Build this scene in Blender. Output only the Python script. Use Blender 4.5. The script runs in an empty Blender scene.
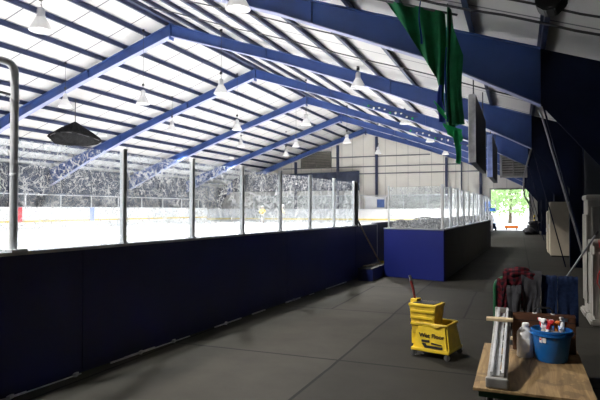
import bpy, bmesh, math, random
from mathutils import Vector, Matrix, noise
random.seed(7)
PI = math.pi
COL = bpy.context.scene.collection
SC = bpy.context.scene

# ------------------------------------------------------------------ materials
def newmat(name):
    m = bpy.data.materials.new(name); m.use_nodes = True
    nt = m.node_tree; nt.nodes.clear()
    out = nt.nodes.new('ShaderNodeOutputMaterial')
    return m, nt, out

def N(nt, typ, **kw):
    n = nt.nodes.new(typ)
    for k, v in kw.items():
        setattr(n, k, v)
    return n

def paint(name, col, rough=.5, metal=0., var=.15, scale=6., bump=0., emit=None, emit_s=0., spec=.5, coat=0.):
    """Painted / plastic / metal surface with a soft procedural tone variation."""
    m, nt, out = newmat(name)
    b = N(nt, 'ShaderNodeBsdfPrincipled')
    tc = N(nt, 'ShaderNodeTexCoord')
    nz = N(nt, 'ShaderNodeTexNoise'); nz.inputs['Scale'].default_value = scale; nz.inputs['Detail'].default_value = 5
    nt.links.new(tc.outputs['Object'], nz.inputs['Vector'])
    rp = N(nt, 'ShaderNodeValToRGB')
    lo = [max(0, c*(1-var)) for c in col]; hi = [min(1, c*(1+var)) for c in col]
    rp.color_ramp.elements[0].position = .3; rp.color_ramp.elements[1].position = .7
    rp.color_ramp.elements[0].color = (*lo, 1); rp.color_ramp.elements[1].color = (*hi, 1)
    nt.links.new(nz.outputs['Fac'], rp.inputs['Fac'])
    nt.links.new(rp.outputs['Color'], b.inputs['Base Color'])
    b.inputs['Roughness'].default_value = rough; b.inputs['Metallic'].default_value = metal
    b.inputs['Specular IOR Level'].default_value = spec
    if emit:
        b.inputs['Emission Color'].default_value = (*emit, 1); b.inputs['Emission Strength'].default_value = emit_s
    if bump:
        bp = N(nt, 'ShaderNodeBump'); bp.inputs['Strength'].default_value = bump
        nt.links.new(nz.outputs['Fac'], bp.inputs['Height']); nt.links.new(bp.outputs['Normal'], b.inputs['Normal'])
    nt.links.new(b.outputs['BSDF'], out.inputs['Surface'])
    return m

def math_node(nt, op, a, b=None, c=None):
    n = N(nt, 'ShaderNodeMath', operation=op)
    for i, v in enumerate((a, b, c)):
        if v is None: continue
        if isinstance(v, (int, float)): n.inputs[i].default_value = v
        else: nt.links.new(v, n.inputs[i])
    return n.outputs[0]

def mix_col(nt, fac, a, b):
    n = N(nt, 'ShaderNodeMix', data_type='RGBA')
    if isinstance(fac, (int, float)): n.inputs[0].default_value = fac
    else: nt.links.new(fac, n.inputs[0])
    for i, v in ((6, a), (7, b)):
        if isinstance(v, tuple): n.inputs[i].default_value = (*v, 1)
        else: nt.links.new(v, n.inputs[i])
    return n.outputs[2]

def line_mask(nt, coord, spacing, offset, width):
    """1 on thin lines every `spacing` along a coordinate."""
    s = math_node(nt, 'ADD', coord, -offset + spacing*.5)
    p = math_node(nt, 'PINGPONG', math_node(nt, 'SUBTRACT', math_node(nt, 'WRAP', s, 0., spacing), spacing*.5), spacing)
    p = math_node(nt, 'ABSOLUTE', p)
    return math_node(nt, 'LESS_THAN', p, width)

def mat_floor():
    m, nt, out = newmat('rubber_mat_floor')
    b = N(nt, 'ShaderNodeBsdfPrincipled')
    g = N(nt, 'ShaderNodeNewGeometry'); sp = N(nt, 'ShaderNodeSeparateXYZ')
    nt.links.new(g.outputs['Position'], sp.inputs[0])
    x, y = sp.outputs[0], sp.outputs[1]
    # wobble so that seams are not perfect
    wob = N(nt, 'ShaderNodeTexNoise'); wob.inputs['Scale'].default_value = .9
    nt.links.new(g.outputs['Position'], wob.inputs['Vector'])
    wv = math_node(nt, 'MULTIPLY', math_node(nt, 'SUBTRACT', wob.outputs['Fac'], .5), .05)
    x = math_node(nt, 'ADD', x, wv); y = math_node(nt, 'ADD', y, wv)
    row = math_node(nt, 'FLOOR', math_node(nt, 'DIVIDE', math_node(nt, 'ADD', y, -5.52), 2.8))
    colm = math_node(nt, 'FLOOR', math_node(nt, 'DIVIDE', math_node(nt, 'ADD', x, 1.79), 2.04))
    seam_y = line_mask(nt, y, 2.8, 5.52, .018)
    seam_x = line_mask(nt, x, 2.04, -1.79, .016)
    half = line_mask(nt, x, 2.04, -2.81, .015)
    oddrow = math_node(nt, 'LESS_THAN', math_node(nt, 'WRAP', row, 0., 3.), .5)
    half = math_node(nt, 'MULTIPLY', half, math_node(nt, 'LESS_THAN', math_node(nt, 'ABSOLUTE', math_node(nt, 'ADD', row, -1.)), .5))
    seam = math_node(nt, 'MAXIMUM', math_node(nt, 'MAXIMUM', seam_y, seam_x), half)
    wn = N(nt, 'ShaderNodeTexWhiteNoise', noise_dimensions='2D'); cb = N(nt, 'ShaderNodeCombineXYZ')
    nt.links.new(colm, cb.inputs[0]); nt.links.new(row, cb.inputs[1]); nt.links.new(cb.outputs[0], wn.inputs['Vector'])
    nz = N(nt, 'ShaderNodeTexNoise'); nz.inputs['Scale'].default_value = 1.1; nz.inputs['Detail'].default_value = 8; nz.inputs['Roughness'].default_value = .65
    nt.links.new(g.outputs['Position'], nz.inputs['Vector'])
    c1 = mix_col(nt, nz.outputs['Fac'], (.013, .0122, .0095), (.058, .0535, .043))
    tone = math_node(nt, 'ADD', math_node(nt, 'MULTIPLY', wn.outputs['Value'], .3), .80)
    right_mats = math_node(nt, 'GREATER_THAN', x, -1.79)  # mats right of the long seam get a darker tone
    tone = math_node(nt, 'MULTIPLY', tone, math_node(nt, 'SUBTRACT', 1., math_node(nt, 'MULTIPLY', right_mats, .34)))
    hs = N(nt, 'ShaderNodeHueSaturation'); nt.links.new(c1, hs.inputs['Color']); nt.links.new(tone, hs.inputs['Value'])
    fine = N(nt, 'ShaderNodeTexNoise'); fine.inputs['Scale'].default_value = 90
    nt.links.new(g.outputs['Position'], fine.inputs['Vector'])
    base = mix_col(nt, math_node(nt, 'MULTIPLY', seam, .97), hs.outputs['Color'], (.003, .003, .003))
    nt.links.new(base, b.inputs['Base Color'])
    b.inputs['Roughness'].default_value = .75; b.inputs['Specular IOR Level'].default_value = .12
    bp = N(nt, 'ShaderNodeBump'); bp.inputs['Strength'].default_value = .25; bp.inputs['Distance'].default_value = .01
    h = math_node(nt, 'MULTIPLY', fine.outputs['Fac'], .15)
    nt.links.new(h, bp.inputs['Height']); nt.links.new(bp.outputs['Normal'], b.inputs['Normal'])
    nt.links.new(b.outputs['BSDF'], out.inputs['Surface'])
    return m

def mat_lines(name, base, dark, axis, spacing, offset, width, rough=.6, var=.06, noise_scale=1.5, spec=.5):
    m, nt, out = newmat(name)
    b = N(nt, 'ShaderNodeBsdfPrincipled'); b.inputs['Roughness'].default_value = rough; b.inputs['Specular IOR Level'].default_value = spec
    g = N(nt, 'ShaderNodeNewGeometry'); sp = N(nt, 'ShaderNodeSeparateXYZ'); nt.links.new(g.outputs['Position'], sp.inputs[0])
    nz = N(nt, 'ShaderNodeTexNoise'); nz.inputs['Scale'].default_value = noise_scale; nz.inputs['Detail'].default_value = 6
    nt.links.new(g.outputs['Position'], nz.inputs['Vector'])
    lm = line_mask(nt, sp.outputs[axis], spacing, offset, width)
    c = mix_col(nt, nz.outputs['Fac'], tuple(v*(1-var) for v in base), tuple(min(1, v*(1+var)) for v in base))
    c = mix_col(nt, lm, c, dark)
    nt.links.new(c, b.inputs['Base Color'])
    bp = N(nt, 'ShaderNodeBump'); bp.inputs['Strength'].default_value = .3; bp.inputs['Distance'].default_value = .02
    nt.links.new(math_node(nt, 'SUBTRACT', nz.outputs['Fac'], lm), bp.inputs['Height']); nt.links.new(bp.outputs['Normal'], b.inputs['Normal'])
    nt.links.new(b.outputs['BSDF'], out.inputs['Surface'])
    return m

def mat_glass(name, haze, scratch, tint=(.93, .96, .98)):
    """Scratched clear plastic: transparent with diffusing scratches."""
    m, nt, out = newmat(name)
    tr = N(nt, 'ShaderNodeBsdfTransparent'); tr.inputs['Color'].default_value = (*tint, 1)
    df = N(nt, 'ShaderNodeBsdfDiffuse'); df.inputs['Color'].default_value = (.93, .94, .95, 1)
    tl = N(nt, 'ShaderNodeBsdfTranslucent'); tl.inputs['Color'].default_value = (.93, .94, .95, 1)
    ms = N(nt, 'ShaderNodeMixShader'); ms.inputs[0].default_value = .93
    nt.links.new(df.outputs[0], ms.inputs[1]); nt.links.new(tl.outputs[0], ms.inputs[2])
    g = N(nt, 'ShaderNodeNewGeometry')
    def warped(seed, amt, scale):
        mp = N(nt, 'ShaderNodeMapping'); mp.inputs['Location'].default_value = (seed*3.1, seed*1.7, seed*.9)
        mp.inputs['Rotation'].default_value = (seed*.7, seed*.4, seed)
        nt.links.new(g.outputs['Position'], mp.inputs['Vector'])
        nz = N(nt, 'ShaderNodeTexNoise'); nz.inputs['Scale'].default_value = scale; nz.inputs['Detail'].default_value = 3
        nt.links.new(mp.outputs[0], nz.inputs['Vector'])
        vm = N(nt, 'ShaderNodeVectorMath', operation='SCALE'); vm.inputs['Scale'].default_value = amt
        nt.links.new(nz.outputs['Color'], vm.inputs[0])
        ad = N(nt, 'ShaderNodeVectorMath', operation='ADD')
        nt.links.new(mp.outputs[0], ad.inputs[0]); nt.links.new(vm.outputs[0], ad.inputs[1])
        return ad.outputs[0]
    total = None
    # hair scratches: thin contour lines of warped noise, kept only in patches
    for seed, sc, th, amt in ((1., 6., .007, .3), (2.3, 10., .009, .3), (4.1, 3.5, .005, .6), (5.7, 17., .012, .2), (7.9, 8., .007, .4)):
        v = N(nt, 'ShaderNodeTexNoise'); v.inputs['Scale'].default_value = sc; v.inputs['Detail'].default_value = 2; v.inputs['Roughness'].default_value = .4
        nt.links.new(warped(seed, amt, 2.5), v.inputs['Vector'])
        l = math_node(nt, 'LESS_THAN', math_node(nt, 'ABSOLUTE', math_node(nt, 'SUBTRACT', v.outputs['Fac'], .5)), th)
        pn = N(nt, 'ShaderNodeTexNoise'); pn.inputs['Scale'].default_value = 2.2+seed; pn.inputs['Detail'].default_value = 3
        nt.links.new(warped(seed+1, 0.1, 2.), pn.inputs['Vector'])
        l = math_node(nt, 'MULTIPLY', l, math_node(nt, 'GREATER_THAN', pn.outputs['Fac'], .49))
        total = l if total is None else math_node(nt, 'ADD', total, l)
    # pock marks from pucks and a broad haze
    nz = N(nt, 'ShaderNodeTexNoise'); nz.inputs['Scale'].default_value = 26; nz.inputs['Detail'].default_value = 6; nz.inputs['Roughness'].default_value = .7
    nt.links.new(g.outputs['Position'], nz.inputs['Vector'])
    pock = math_node(nt, 'MULTIPLY', math_node(nt, 'GREATER_THAN', nz.outputs['Fac'], .62), .7)
    total = math_node(nt, 'MINIMUM', math_node(nt, 'ADD', total, pock), 1.)
    bz = N(nt, 'ShaderNodeTexNoise'); bz.inputs['Scale'].default_value = 1.3
    nt.links.new(g.outputs['Position'], bz.inputs['Vector'])
    hz = math_node(nt, 'MULTIPLY', bz.outputs['Fac'], haze*2)
    a = math_node(nt, 'MINIMUM', math_node(nt, 'ADD', math_node(nt, 'MULTIPLY', total, scratch), hz), .9)
    mx = N(nt, 'ShaderNodeMixShader')
    nt.links.new(a, mx.inputs[0]); nt.links.new(tr.outputs[0], mx.inputs[1]); nt.links.new(ms.outputs[0], mx.inputs[2])
    nt.links.new(mx.outputs[0], out.inputs['Surface'])
    return m

def mat_plaid():
    m, nt, out = newmat('red_plaid_flannel')
    b = N(nt, 'ShaderNodeBsdfPrincipled'); b.inputs['Roughness'].default_value = .95; b.inputs['Specular IOR Level'].default_value = .1
    uv = N(nt, 'ShaderNodeUVMap'); sp = N(nt, 'ShaderNodeSeparateXYZ'); nt.links.new(uv.outputs[0], sp.inputs[0])
    a = line_mask(nt, sp.outputs[0], .055, 0, .013); c = line_mask(nt, sp.outputs[1], .055, 0, .013)
    s = math_node(nt, 'MULTIPLY', math_node(nt, 'ADD', a, c), .5)
    col = mix_col(nt, s, (.085, .009, .014), (.010, .009, .012))
    nt.links.new(col, b.inputs['Base Color']); nt.links.new(b.outputs[0], out.inputs['Surface'])
    return m

def mat_leaf(name, c1, c2):
    m, nt, out = newmat(name)
    df = N(nt, 'ShaderNodeBsdfDiffuse'); tl = N(nt, 'ShaderNodeBsdfTranslucent'); ms = N(nt, 'ShaderNodeMixShader'); ms.inputs[0].default_value = .4
    g = N(nt, 'ShaderNodeNewGeometry'); nz = N(nt, 'ShaderNodeTexNoise'); nz.inputs['Scale'].default_value = 1.1; nz.inputs['Detail'].default_value = 4
    nt.links.new(g.outputs['Position'], nz.inputs['Vector'])
    c = mix_col(nt, nz.outputs['Fac'], c1, c2)
    nt.links.new(c, df.inputs[0]); nt.links.new(c, tl.inputs[0])
    nt.links.new(df.outputs[0], ms.inputs[1]); nt.links.new(tl.outputs[0], ms.inputs[2]); nt.links.new(ms.outputs[0], out.inputs['Surface'])
    return m

def mat_wood(name, c1, c2, axis=1, rough=.7):
    m, nt, out = newmat(name)
    b = N(nt, 'ShaderNodeBsdfPrincipled'); b.inputs['Roughness'].default_value = rough
    tc = N(nt, 'ShaderNodeTexCoord'); mp = N(nt, 'ShaderNodeMapping')
    s = [9., 9., 9.]; s[axis] = .9; mp.inputs['Scale'].default_value = s
    nt.links.new(tc.outputs['Object'], mp.inputs['Vector'])
    nz = N(nt, 'ShaderNodeTexNoise'); nz.inputs['Scale'].default_value = 2.; nz.inputs['Detail'].default_value = 6; nz.inputs['Distortion'].default_value = 1.2
    nt.links.new(mp.outputs[0], nz.inputs['Vector'])
    st = N(nt, 'ShaderNodeTexNoise'); st.inputs['Scale'].default_value = 3.; st.inputs['Detail'].default_value = 5
    nt.links.new(tc.outputs['Object'], st.inputs['Vector'])
    rp = N(nt, 'ShaderNodeValToRGB'); rp.color_ramp.elements[0].position = .35; rp.color_ramp.elements[1].position = .68
    rp.color_ramp.elements[0].color = (*c1, 1); rp.color_ramp.elements[1].color = (*c2, 1)
    nt.links.new(nz.outputs['Fac'], rp.inputs['Fac'])
    dirt = math_node(nt, 'MULTIPLY', math_node(nt, 'GREATER_THAN', st.outputs['Fac'], .58), .45)
    c = mix_col(nt, dirt, rp.outputs['Color'], tuple(v*.45 for v in c1))
    nt.links.new(c, b.inputs['Base Color']); nt.links.new(b.outputs[0], out.inputs['Surface'])
    return m

M = {}
M['floor'] = mat_floor()
M['ceiling'] = mat_lines('white_roof_insulation', (.60, .59, .58), (.16, .16, .18), 1, 1.73, .2, .028, .7)
M['cream'] = mat_lines('cream_metal_siding', (.86, .82, .74), (.56, .53, .48), 0, .95, .1, .02, .5)
M['navy_wall'] = mat_lines('dark_navy_siding', (.0035, .0045, .009), (.002, .002, .004), 1, .6, .1, .02, .8, .25, spec=.08)
M['left_wall'] = mat_lines('dark_slate_siding', (.085, .10, .15), (.04, .05, .08), 1, 1.2, .1, .03, .6, .35, .7)
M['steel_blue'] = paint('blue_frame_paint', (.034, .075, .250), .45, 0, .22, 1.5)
M['steel_shaded'] = paint('shaded_column_blue', (.008, .013, .040), .65, 0, .25, 1.5, spec=.15)  # shade on the columns put into a darker copy of the frame blue
M['flange'] = paint('pale_flange', (.30, .33, .52), .5, 0, .12, 2)  # lower flanges set paler than the blue webs
M['purlin'] = paint('dark_blue_purlin_paint', (.024, .034, .085), .5, 0, .3, 2)
M['board'] = paint('dasher_board_blue', (.004, .0085, .070), .45, 0, .25, 1.3, coat=.2)
M['board_bright'] = paint('box_front_blue', (.008, .014, .125), .4, 0, .12, 1.6)
M['board_side'] = paint('charcoal_board_side', (.030, .033, .036), .6, 0, .25, 2)
M['cap'] = paint('aluminium_cap', (.45, .47, .5), .35, .7, .1, 8)
M['alu'] = paint('brushed_aluminium', (.60, .61, .62), .42, .35, .12, 12)
M['ladder_alu'] = paint('weathered_ladder_aluminium', (.34, .33, .31), .5, .2, .3, 9)
M['alu_pale'] = paint('pale_aluminium', (.70, .71, .73), .4, .35, .08, 12)
M['black'] = paint('black_paint', (.008, .008, .009), .5, 0, .2, 8)
M['rubber'] = paint('black_rubber', (.012, .012, .012), .75, 0, .2, 10)
M['scuff'] = paint('white_scuffed_plastic', (.6, .6, .6), .6, 0, .4, 5)
M['ice'] = paint('ice', (.90, .92, .94), .35, 0, .03, .6)
M['white_board'] = paint('white_rink_board', (.86, .87, .88), .4, 0, .03, 1)
M['yellow_kick'] = paint('yellow_kick_plate', (.80, .66, .22), .4, 0, .1, 2)
M['yellow_deep'] = paint('deep_yellow_strip', (.72, .52, .06), .4, 0, .2, 2)
M['red_mark'] = paint('red_line_paint', (.75, .06, .08), .4, 0, .1, 3)
M['blue_mark'] = paint('blue_line_paint', (.22, .30, .75), .4, 0, .1, 3)
M['glass'] = mat_glass('scratched_rink_glass', .035, .30)
M['glass_clear'] = mat_glass('lightly_scratched_glass', .065, .24)
M['glass_far'] = mat_glass('far_rink_glass', .04, .25)
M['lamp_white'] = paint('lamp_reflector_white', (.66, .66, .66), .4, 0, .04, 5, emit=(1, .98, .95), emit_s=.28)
M['lamp_bulb'] = paint('lamp_glow', (.9, .9, .9), .4, 0, .02, 5, emit=(1, .98, .94), emit_s=4.)
M['lamp_metal'] = paint('lamp_housing_metal', (.72, .72, .73), .4, .0, .1, 8)
M['wire'] = paint('dark_cable', (.05, .05, .055), .5, .2, .1, 8)
M['conduit'] = paint('grey_conduit', (.20, .20, .21), .45, .4, .15, 8)
M['pipe_pale'] = paint('pale_conduit', (.30, .30, .31), .4, .5, .15, 8)
M['yellow'] = paint('yellow_plastic', (.72, .50, .025), .42, 0, .14, 9)
M['yellow_dirty'] = paint('grubby_yellow_plastic', (.60, .41, .03), .5, 0, .3, 12)
M['red_handle'] = paint('red_plastic_handle', (.14, .018, .018), .4, 0, .2, 8)
M['grey_plastic'] = paint('grey_plastic', (.09, .09, .09), .5, 0, .15, 8)
M['plywood'] = mat_wood('worn_plywood', (.15, .088, .034), (.31, .205, .090), 1)
M['wood_pale'] = mat_wood('pale_wood', (.42, .31, .17), (.62, .50, .32), 0)
M['brown_case'] = mat_wood('brown_leatherboard', (.060, .024, .012), (.115, .048, .022), 0, .45)
M['green_steel'] = paint('green_painted_steel', (.008, .075, .030), .4, 0, .2, 6)
M['pail_blue'] = paint('blue_pail_plastic', (.010, .125, .40), .35, 0, .08, 6)
M['jug_white'] = paint('white_jug_plastic', (.75, .76, .77), .4, 0, .04, 6)
M['white'] = paint('white_plastic', (.80, .80, .79), .4, 0, .05, 6)
M['red'] = paint('red_plastic', (.55, .02, .025), .35, 0, .1, 6)
M['orange'] = paint('orange_plastic', (.80, .19, .02), .35, 0, .1, 6)
M['clear_liquid'] = paint('pale_liquid_bottle', (.55, .50, .42), .25, 0, .1, 6)
M['plaid'] = mat_plaid()
M['grey_cloth'] = paint('charcoal_jersey_cloth', (.045, .045, .050), .95, 0, .3, 14, .3, spec=.1)
M['denim'] = paint('dark_denim', (.010, .019, .052), .92, 0, .3, 30, .3, spec=.1)
M['green_cloth'] = paint('green_banner_cloth', (.006, .105, .038), .7, 0, .3, 4, spec=.2)
M['green_bright'] = paint('bright_green_cloth', (.012, .34, .10), .7, 0, .2, 4, spec=.2)
M['blue_cloth'] = paint('blue_banner_cloth', (.012, .032, .20), .7, 0, .25, 4, spec=.2)
M['tan_metal'] = paint('tan_cabinet_metal', (.48, .42, .32), .5, 0, .08, 3)
M['grey_cabinet'] = paint('pale_grey_resin', (.30, .285, .255), .6, 0, .16, 3)
M['grey_cabinet_dark'] = paint('grey_resin_panel', (.17, .165, .155), .6, 0, .14, 3)
M['net'] = paint('charcoal_netting', (.020, .020, .021), 1., 0, .5, 20, .4, spec=.03)
M['tarp_dark'] = paint('dark_tarpaulin', (.026, .034, .062), .8, 0, .4, 2, .3)
M['bag'] = paint('charcoal_canvas', (.05, .05, .055), .85, 0, .3, 8, .3)
M['vent_frame'] = paint('vent_frame_metal', (.34, .33, .31), .55, .1, .12, 5)
M['vent_slat'] = paint('vent_slat_metal', (.50, .49, .46), .5, .1, .15, 5)
M['vent_brown'] = paint('brown_vent_metal', (.13, .12, .10), .6, .1, .25, 3)
M['vent_dark'] = paint('vent_recess', (.03, .03, .03), .8, 0, .1, 5)
M['sign_face'] = paint('dark_sign_back', (.008, .009, .012), .6, 0, .2, 3)
M['sign_edge'] = paint('pale_grey_edge', (.62, .62, .61), .6, 0, .25, 6)  # edge strip set much paler than the sign panel
M['sign_edge_blue'] = paint('pale_blue_edge', (.22, .28, .55), .55, 0, .3, 6)
M['booth_white'] = paint('booth_white_panel', (.78, .79, .80), .5, 0, .05, 2)
M['booth_blue'] = paint('booth_blue_window', (.06, .12, .34), .3, 0, .2, 3)
M['concrete'] = paint('pale_concrete_apron', (.55, .53, .50), .8, 0, .1, 1)
M['leaf'] = mat_leaf('tree_leaf', (.30, .50, .20), (.62, .74, .42))
M['bark'] = paint('tree_bark', (.12, .085, .06), .9, 0, .3, 6, .4)
M['lift_blue'] = paint('blue_machine_paint', (.02, .12, .42), .4, 0, .12, 4)
M['skin'] = paint('skin', (.55, .34, .25), .5, 0, .06, 8)
M['jersey_yellow'] = paint('yellow_jersey', (.85, .66, .10), .8, 0, .08, 8)
M['jersey_cream'] = paint('cream_jersey', (.80, .74, .55), .8, 0, .06, 8)
M['pants_pale'] = paint('pale_grey_pants', (.55, .56, .58), .8, 0, .08, 8)
M['skate'] = paint('black_skate_leather', (.03, .03, .035), .5, 0, .1, 8)

# ------------------------------------------------------------------ mesh helpers
def nb(): return bmesh.new()

def add_box(bm, c, s, rot=None, bevel=0.):
    r = bmesh.ops.create_cube(bm, size=1.)
    vs = r['verts']
    mt = Matrix.Translation(c) @ (rot.to_4x4() if rot else Matrix()) @ Matrix.Diagonal((*s, 1))
    bmesh.ops.transform(bm, matrix=mt, verts=vs)
    if bevel:
        es = list({e for v in vs for e in v.link_edges})
        bmesh.ops.bevel(bm, geom=es, offset=bevel, segments=2, affect='EDGES', profile=.6)

def frame_at(d):
    d = d.normalized(); up = Vector((0, 0, 1)) if abs(d.z) < .95 else Vector((1, 0, 0))
    a = d.cross(up).normalized(); b = a.cross(d).normalized()
    return a, b

def add_tube(bm, pts, r, seg=10, cap=True):
    pts = [Vector(p) for p in pts]
    rad = r if isinstance(r, (list, tuple)) else [r]*len(pts)
    rings = []; a = None
    for i, p in enumerate(pts):
        d = (pts[min(i+1, len(pts)-1)]-pts[max(i-1, 0)])
        if a is None: a, b = frame_at(d)
        else:
            dn = d.normalized(); a = (a-dn*a.dot(dn)).normalized(); b = a.cross(dn).normalized()
        rings.append([bm.verts.new(p+(a*math.cos(t*2*PI/seg)+b*math.sin(t*2*PI/seg))*rad[i]) for t in range(seg)])
    for q in range(len(rings)-1):
        for t in range(seg):
            bm.faces.new((rings[q][t], rings[q][(t+1) % seg], rings[q+1][(t+1) % seg], rings[q+1][t]))
    if cap:
        bm.faces.new(rings[0][::-1]); bm.faces.new(rings[-1])

def add_lathe(bm, prof, c=(0, 0, 0), seg=24, sx=1., sy=1.):
    c = Vector(c); rings = []
    for r, z in prof:
        if r < 1e-5: rings.append([bm.verts.new(c+Vector((0, 0, z)))])
        else: rings.append([bm.verts.new(c+Vector((r*math.cos(t*2*PI/seg)*sx, r*math.sin(t*2*PI/seg)*sy, z))) for t in range(seg)])
    for q in range(len(rings)-1):
        A, B = rings[q], rings[q+1]
        if len(A) == 1 and len(B) == 1: continue
        for t in range(seg):
            u = (t+1) % seg
            if len(A) == 1: bm.faces.new((A[0], B[u], B[t]))
            elif len(B) == 1: bm.faces.new((A[t], A[u], B[0]))
            else: bm.faces.new((A[t], A[u], B[u], B[t]))

def add_prism(bm, poly, d):
    """Closed polygon (3-D points) pushed along vector d."""
    d = Vector(d); n = len(poly)
    a = [bm.verts.new(Vector(p)) for p in poly]; b = [bm.verts.new(Vector(p)+d) for p in poly]
    bm.faces.new(a[::-1]); bm.faces.new(b)
    for i in range(n): bm.faces.new((a[i], a[(i+1) % n], b[(i+1) % n], b[i]))

def add_quadbox(bm, p0, p1, z0, z1, t, side=1):
    """Upright slab from p0 to p1 in plan, thickness t to its left (side=1) or right (-1)."""
    a, b = Vector((*p0, 0)), Vector((*p1, 0)); n = Vector((-(b-a).y, (b-a).x, 0)).normalized()*t*side
    poly = [a+Vector((0, 0, z0)), b+Vector((0, 0, z0)), b+n+Vector((0, 0, z0)), a+n+Vector((0, 0, z0))]
    add_prism(bm, poly, (0, 0, z1-z0))

def finish(bm, smooth=False):
    bmesh.ops.recalc_face_normals(bm, faces=bm.faces)
    if smooth:
        for f in bm.faces: f.smooth = True
        for e in bm.edges:
            if len(e.link_faces) == 2 and e.calc_face_angle(0) > .7: e.smooth = False

def pmat(o):
    return Matrix.Translation(o.location) @ o.rotation_euler.to_matrix().to_4x4()

def obj(name, bm, mat, parent=None, smooth=False, local=False, base=None):
    """One mesh object. World coordinates are turned into the parent's; top-level meshes get their origin at their base."""
    finish(bm, smooth)
    me = bpy.data.meshes.new(name); bm.to_mesh(me); bm.free()
    mats = mat if isinstance(mat, (list, tuple)) else [mat]
    for m in mats: me.materials.append(m)
    o = bpy.data.objects.new(name, me); COL.objects.link(o)
    if parent:
        o.parent = parent
        if not local:
            mt = pmat(parent); p = parent.parent
            while p: mt = pmat(p) @ mt; p = p.parent
            me.transform(mt.inverted())
    elif base is None:
        xs = [v.co for v in me.vertices]
        lo = Vector((min(v.x for v in xs), min(v.y for v in xs), min(v.z for v in xs))); hi = Vector((max(v.x for v in xs), max(v.y for v in xs), 0))
        b = Vector(((lo.x+hi.x)/2, (lo.y+hi.y)/2, lo.z))
        me.transform(Matrix.Translation(-b)); o.location = b
    return o

def tag(o, label, cat, group=None, kind=None):
    if label: o['label'] = label
    if cat: o['category'] = cat
    if group: o['group'] = group
    if kind: o['kind'] = kind
    return o

def thing(name, label, cat, loc=(0, 0, 0), rz=0., group=None):
    o = bpy.data.objects.new(name, None); COL.objects.link(o); o.empty_display_size = .1
    o.location = loc; o.rotation_euler = (0, 0, rz)
    return tag(o, label, cat, group)

def struct(name, bm, mat, parent=None, smooth=False):
    finish(bm, smooth)
    me = bpy.data.meshes.new(name); bm.to_mesh(me); bm.free(); me.materials.append(mat)
    o = bpy.data.objects.new(name, me); COL.objects.link(o)
    if parent: o.parent = parent
    else: o['kind'] = 'structure'
    return o

def dup(root, loc, label, rz=None):
    r = root.copy(); COL.objects.link(r); r.location = loc; r['label'] = label
    if rz is not None: r.rotation_euler = (0, 0, rz)
    for ch in list(root.children):
        c = ch.copy(); COL.objects.link(c); c.parent = r
        for g in list(ch.children):
            d = g.copy(); COL.objects.link(d); d.parent = c
    return r

# ------------------------------------------------------------------ building constants
XR, ZR, SL = -11.92, 8.47, .341          # ridge position, height of the frame's top line, roof slope
XW, XL = 1.75, -26.3                     # right and left walls
Y0, Y1 = -5.0, 44.75                     # near and far ends
FR = [2.94+6.9225*i for i in range(0, 6)]+[44.28]  # portal frames
def roof(x): return ZR-SL*abs(x-XR)

# ------------------------------------------------------------------ setting
bm = nb(); add_prism(bm, [(XL, Y0, 0), (XW+.2, Y0, 0), (XW+.2, Y1, 0), (XL, Y1, 0)], (0, 0, -.2)); struct('floor', bm, M['floor'])
bm = nb()
zc = .17
add_prism(bm, [(XL-.3, Y0-.2, roof(XL-.3)+zc), (XR, Y0-.2, ZR+zc), (XW+.3, Y0-.2, roof(XW+.3)+zc),
               (XW+.3, Y0-.2, roof(XW+.3)+zc+.1), (XR, Y0-.2, ZR+zc+.1), (XL-.3, Y0-.2, roof(XL-.3)+zc+.1)], (0, Y1-Y0+.4, 0))
struct('ceiling', bm, M['ceiling'])
bm = nb(); add_box(bm, (XW+.1, (Y0+Y1)/2, 2.05), (.2, Y1-Y0, 4.1)); struct('wall_right', bm, M['navy_wall'])
bm = nb(); add_box(bm, (XL-.1, (Y0+Y1)/2, 1.9), (.2, Y1-Y0, 3.8)); struct('wall_left', bm, M['left_wall'])
def gable(y, door):
    b = nb()
    p = [(XL, y, 0)]
    if door: p += [(-2.02, y, 0), (-2.02, y, 3.15), (.72, y, 3.15), (.72, y, 0)]
    p += [(XW, y, 0), (XW, y, roof(XW)+zc), (XR, y, ZR+zc), (XL, y, roof(XL)+zc)]
    add_prism(b, p, (0, .2, 0)); return b
struct('wall_back', gable(Y0-.2, False), M['navy_wall'])
struct('wall_far', gable(Y1, True), M['cream'])
# door frame at the far end
bm = nb()
add_box(bm, (-2.06, Y1-.03, 1.6), (.10, .08, 3.2)); add_box(bm, (.76, Y1-.03, 1.6), (.10, .08, 3.2)); add_box(bm, (-.65, Y1-.03, 3.2), (2.9, .08, .12))
struct('trim_1', bm, M['vent_frame'])
# raised ice slab and outside apron
def bx(y): return -4.2168+.0591*y          # rink-side face of the near boards
bm = nb(); add_prism(bm, [(-25.0, .6, .3), (bx(.6)-.12, .6, .3), (bx(43)-.12, 43.0, .3), (-25.0, 43.0, .3)], (0, 0, .28)); struct('floor_ice', bm, M['ice'])
bm = nb(); add_prism(bm, [(-40, Y1+.2, -.03), (50, Y1+.2, -.03), (50, 140, -.03), (-40, 140, -.03)], (0, 0, -.2)); struct('ground_outside', bm, M['concrete'])

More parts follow.
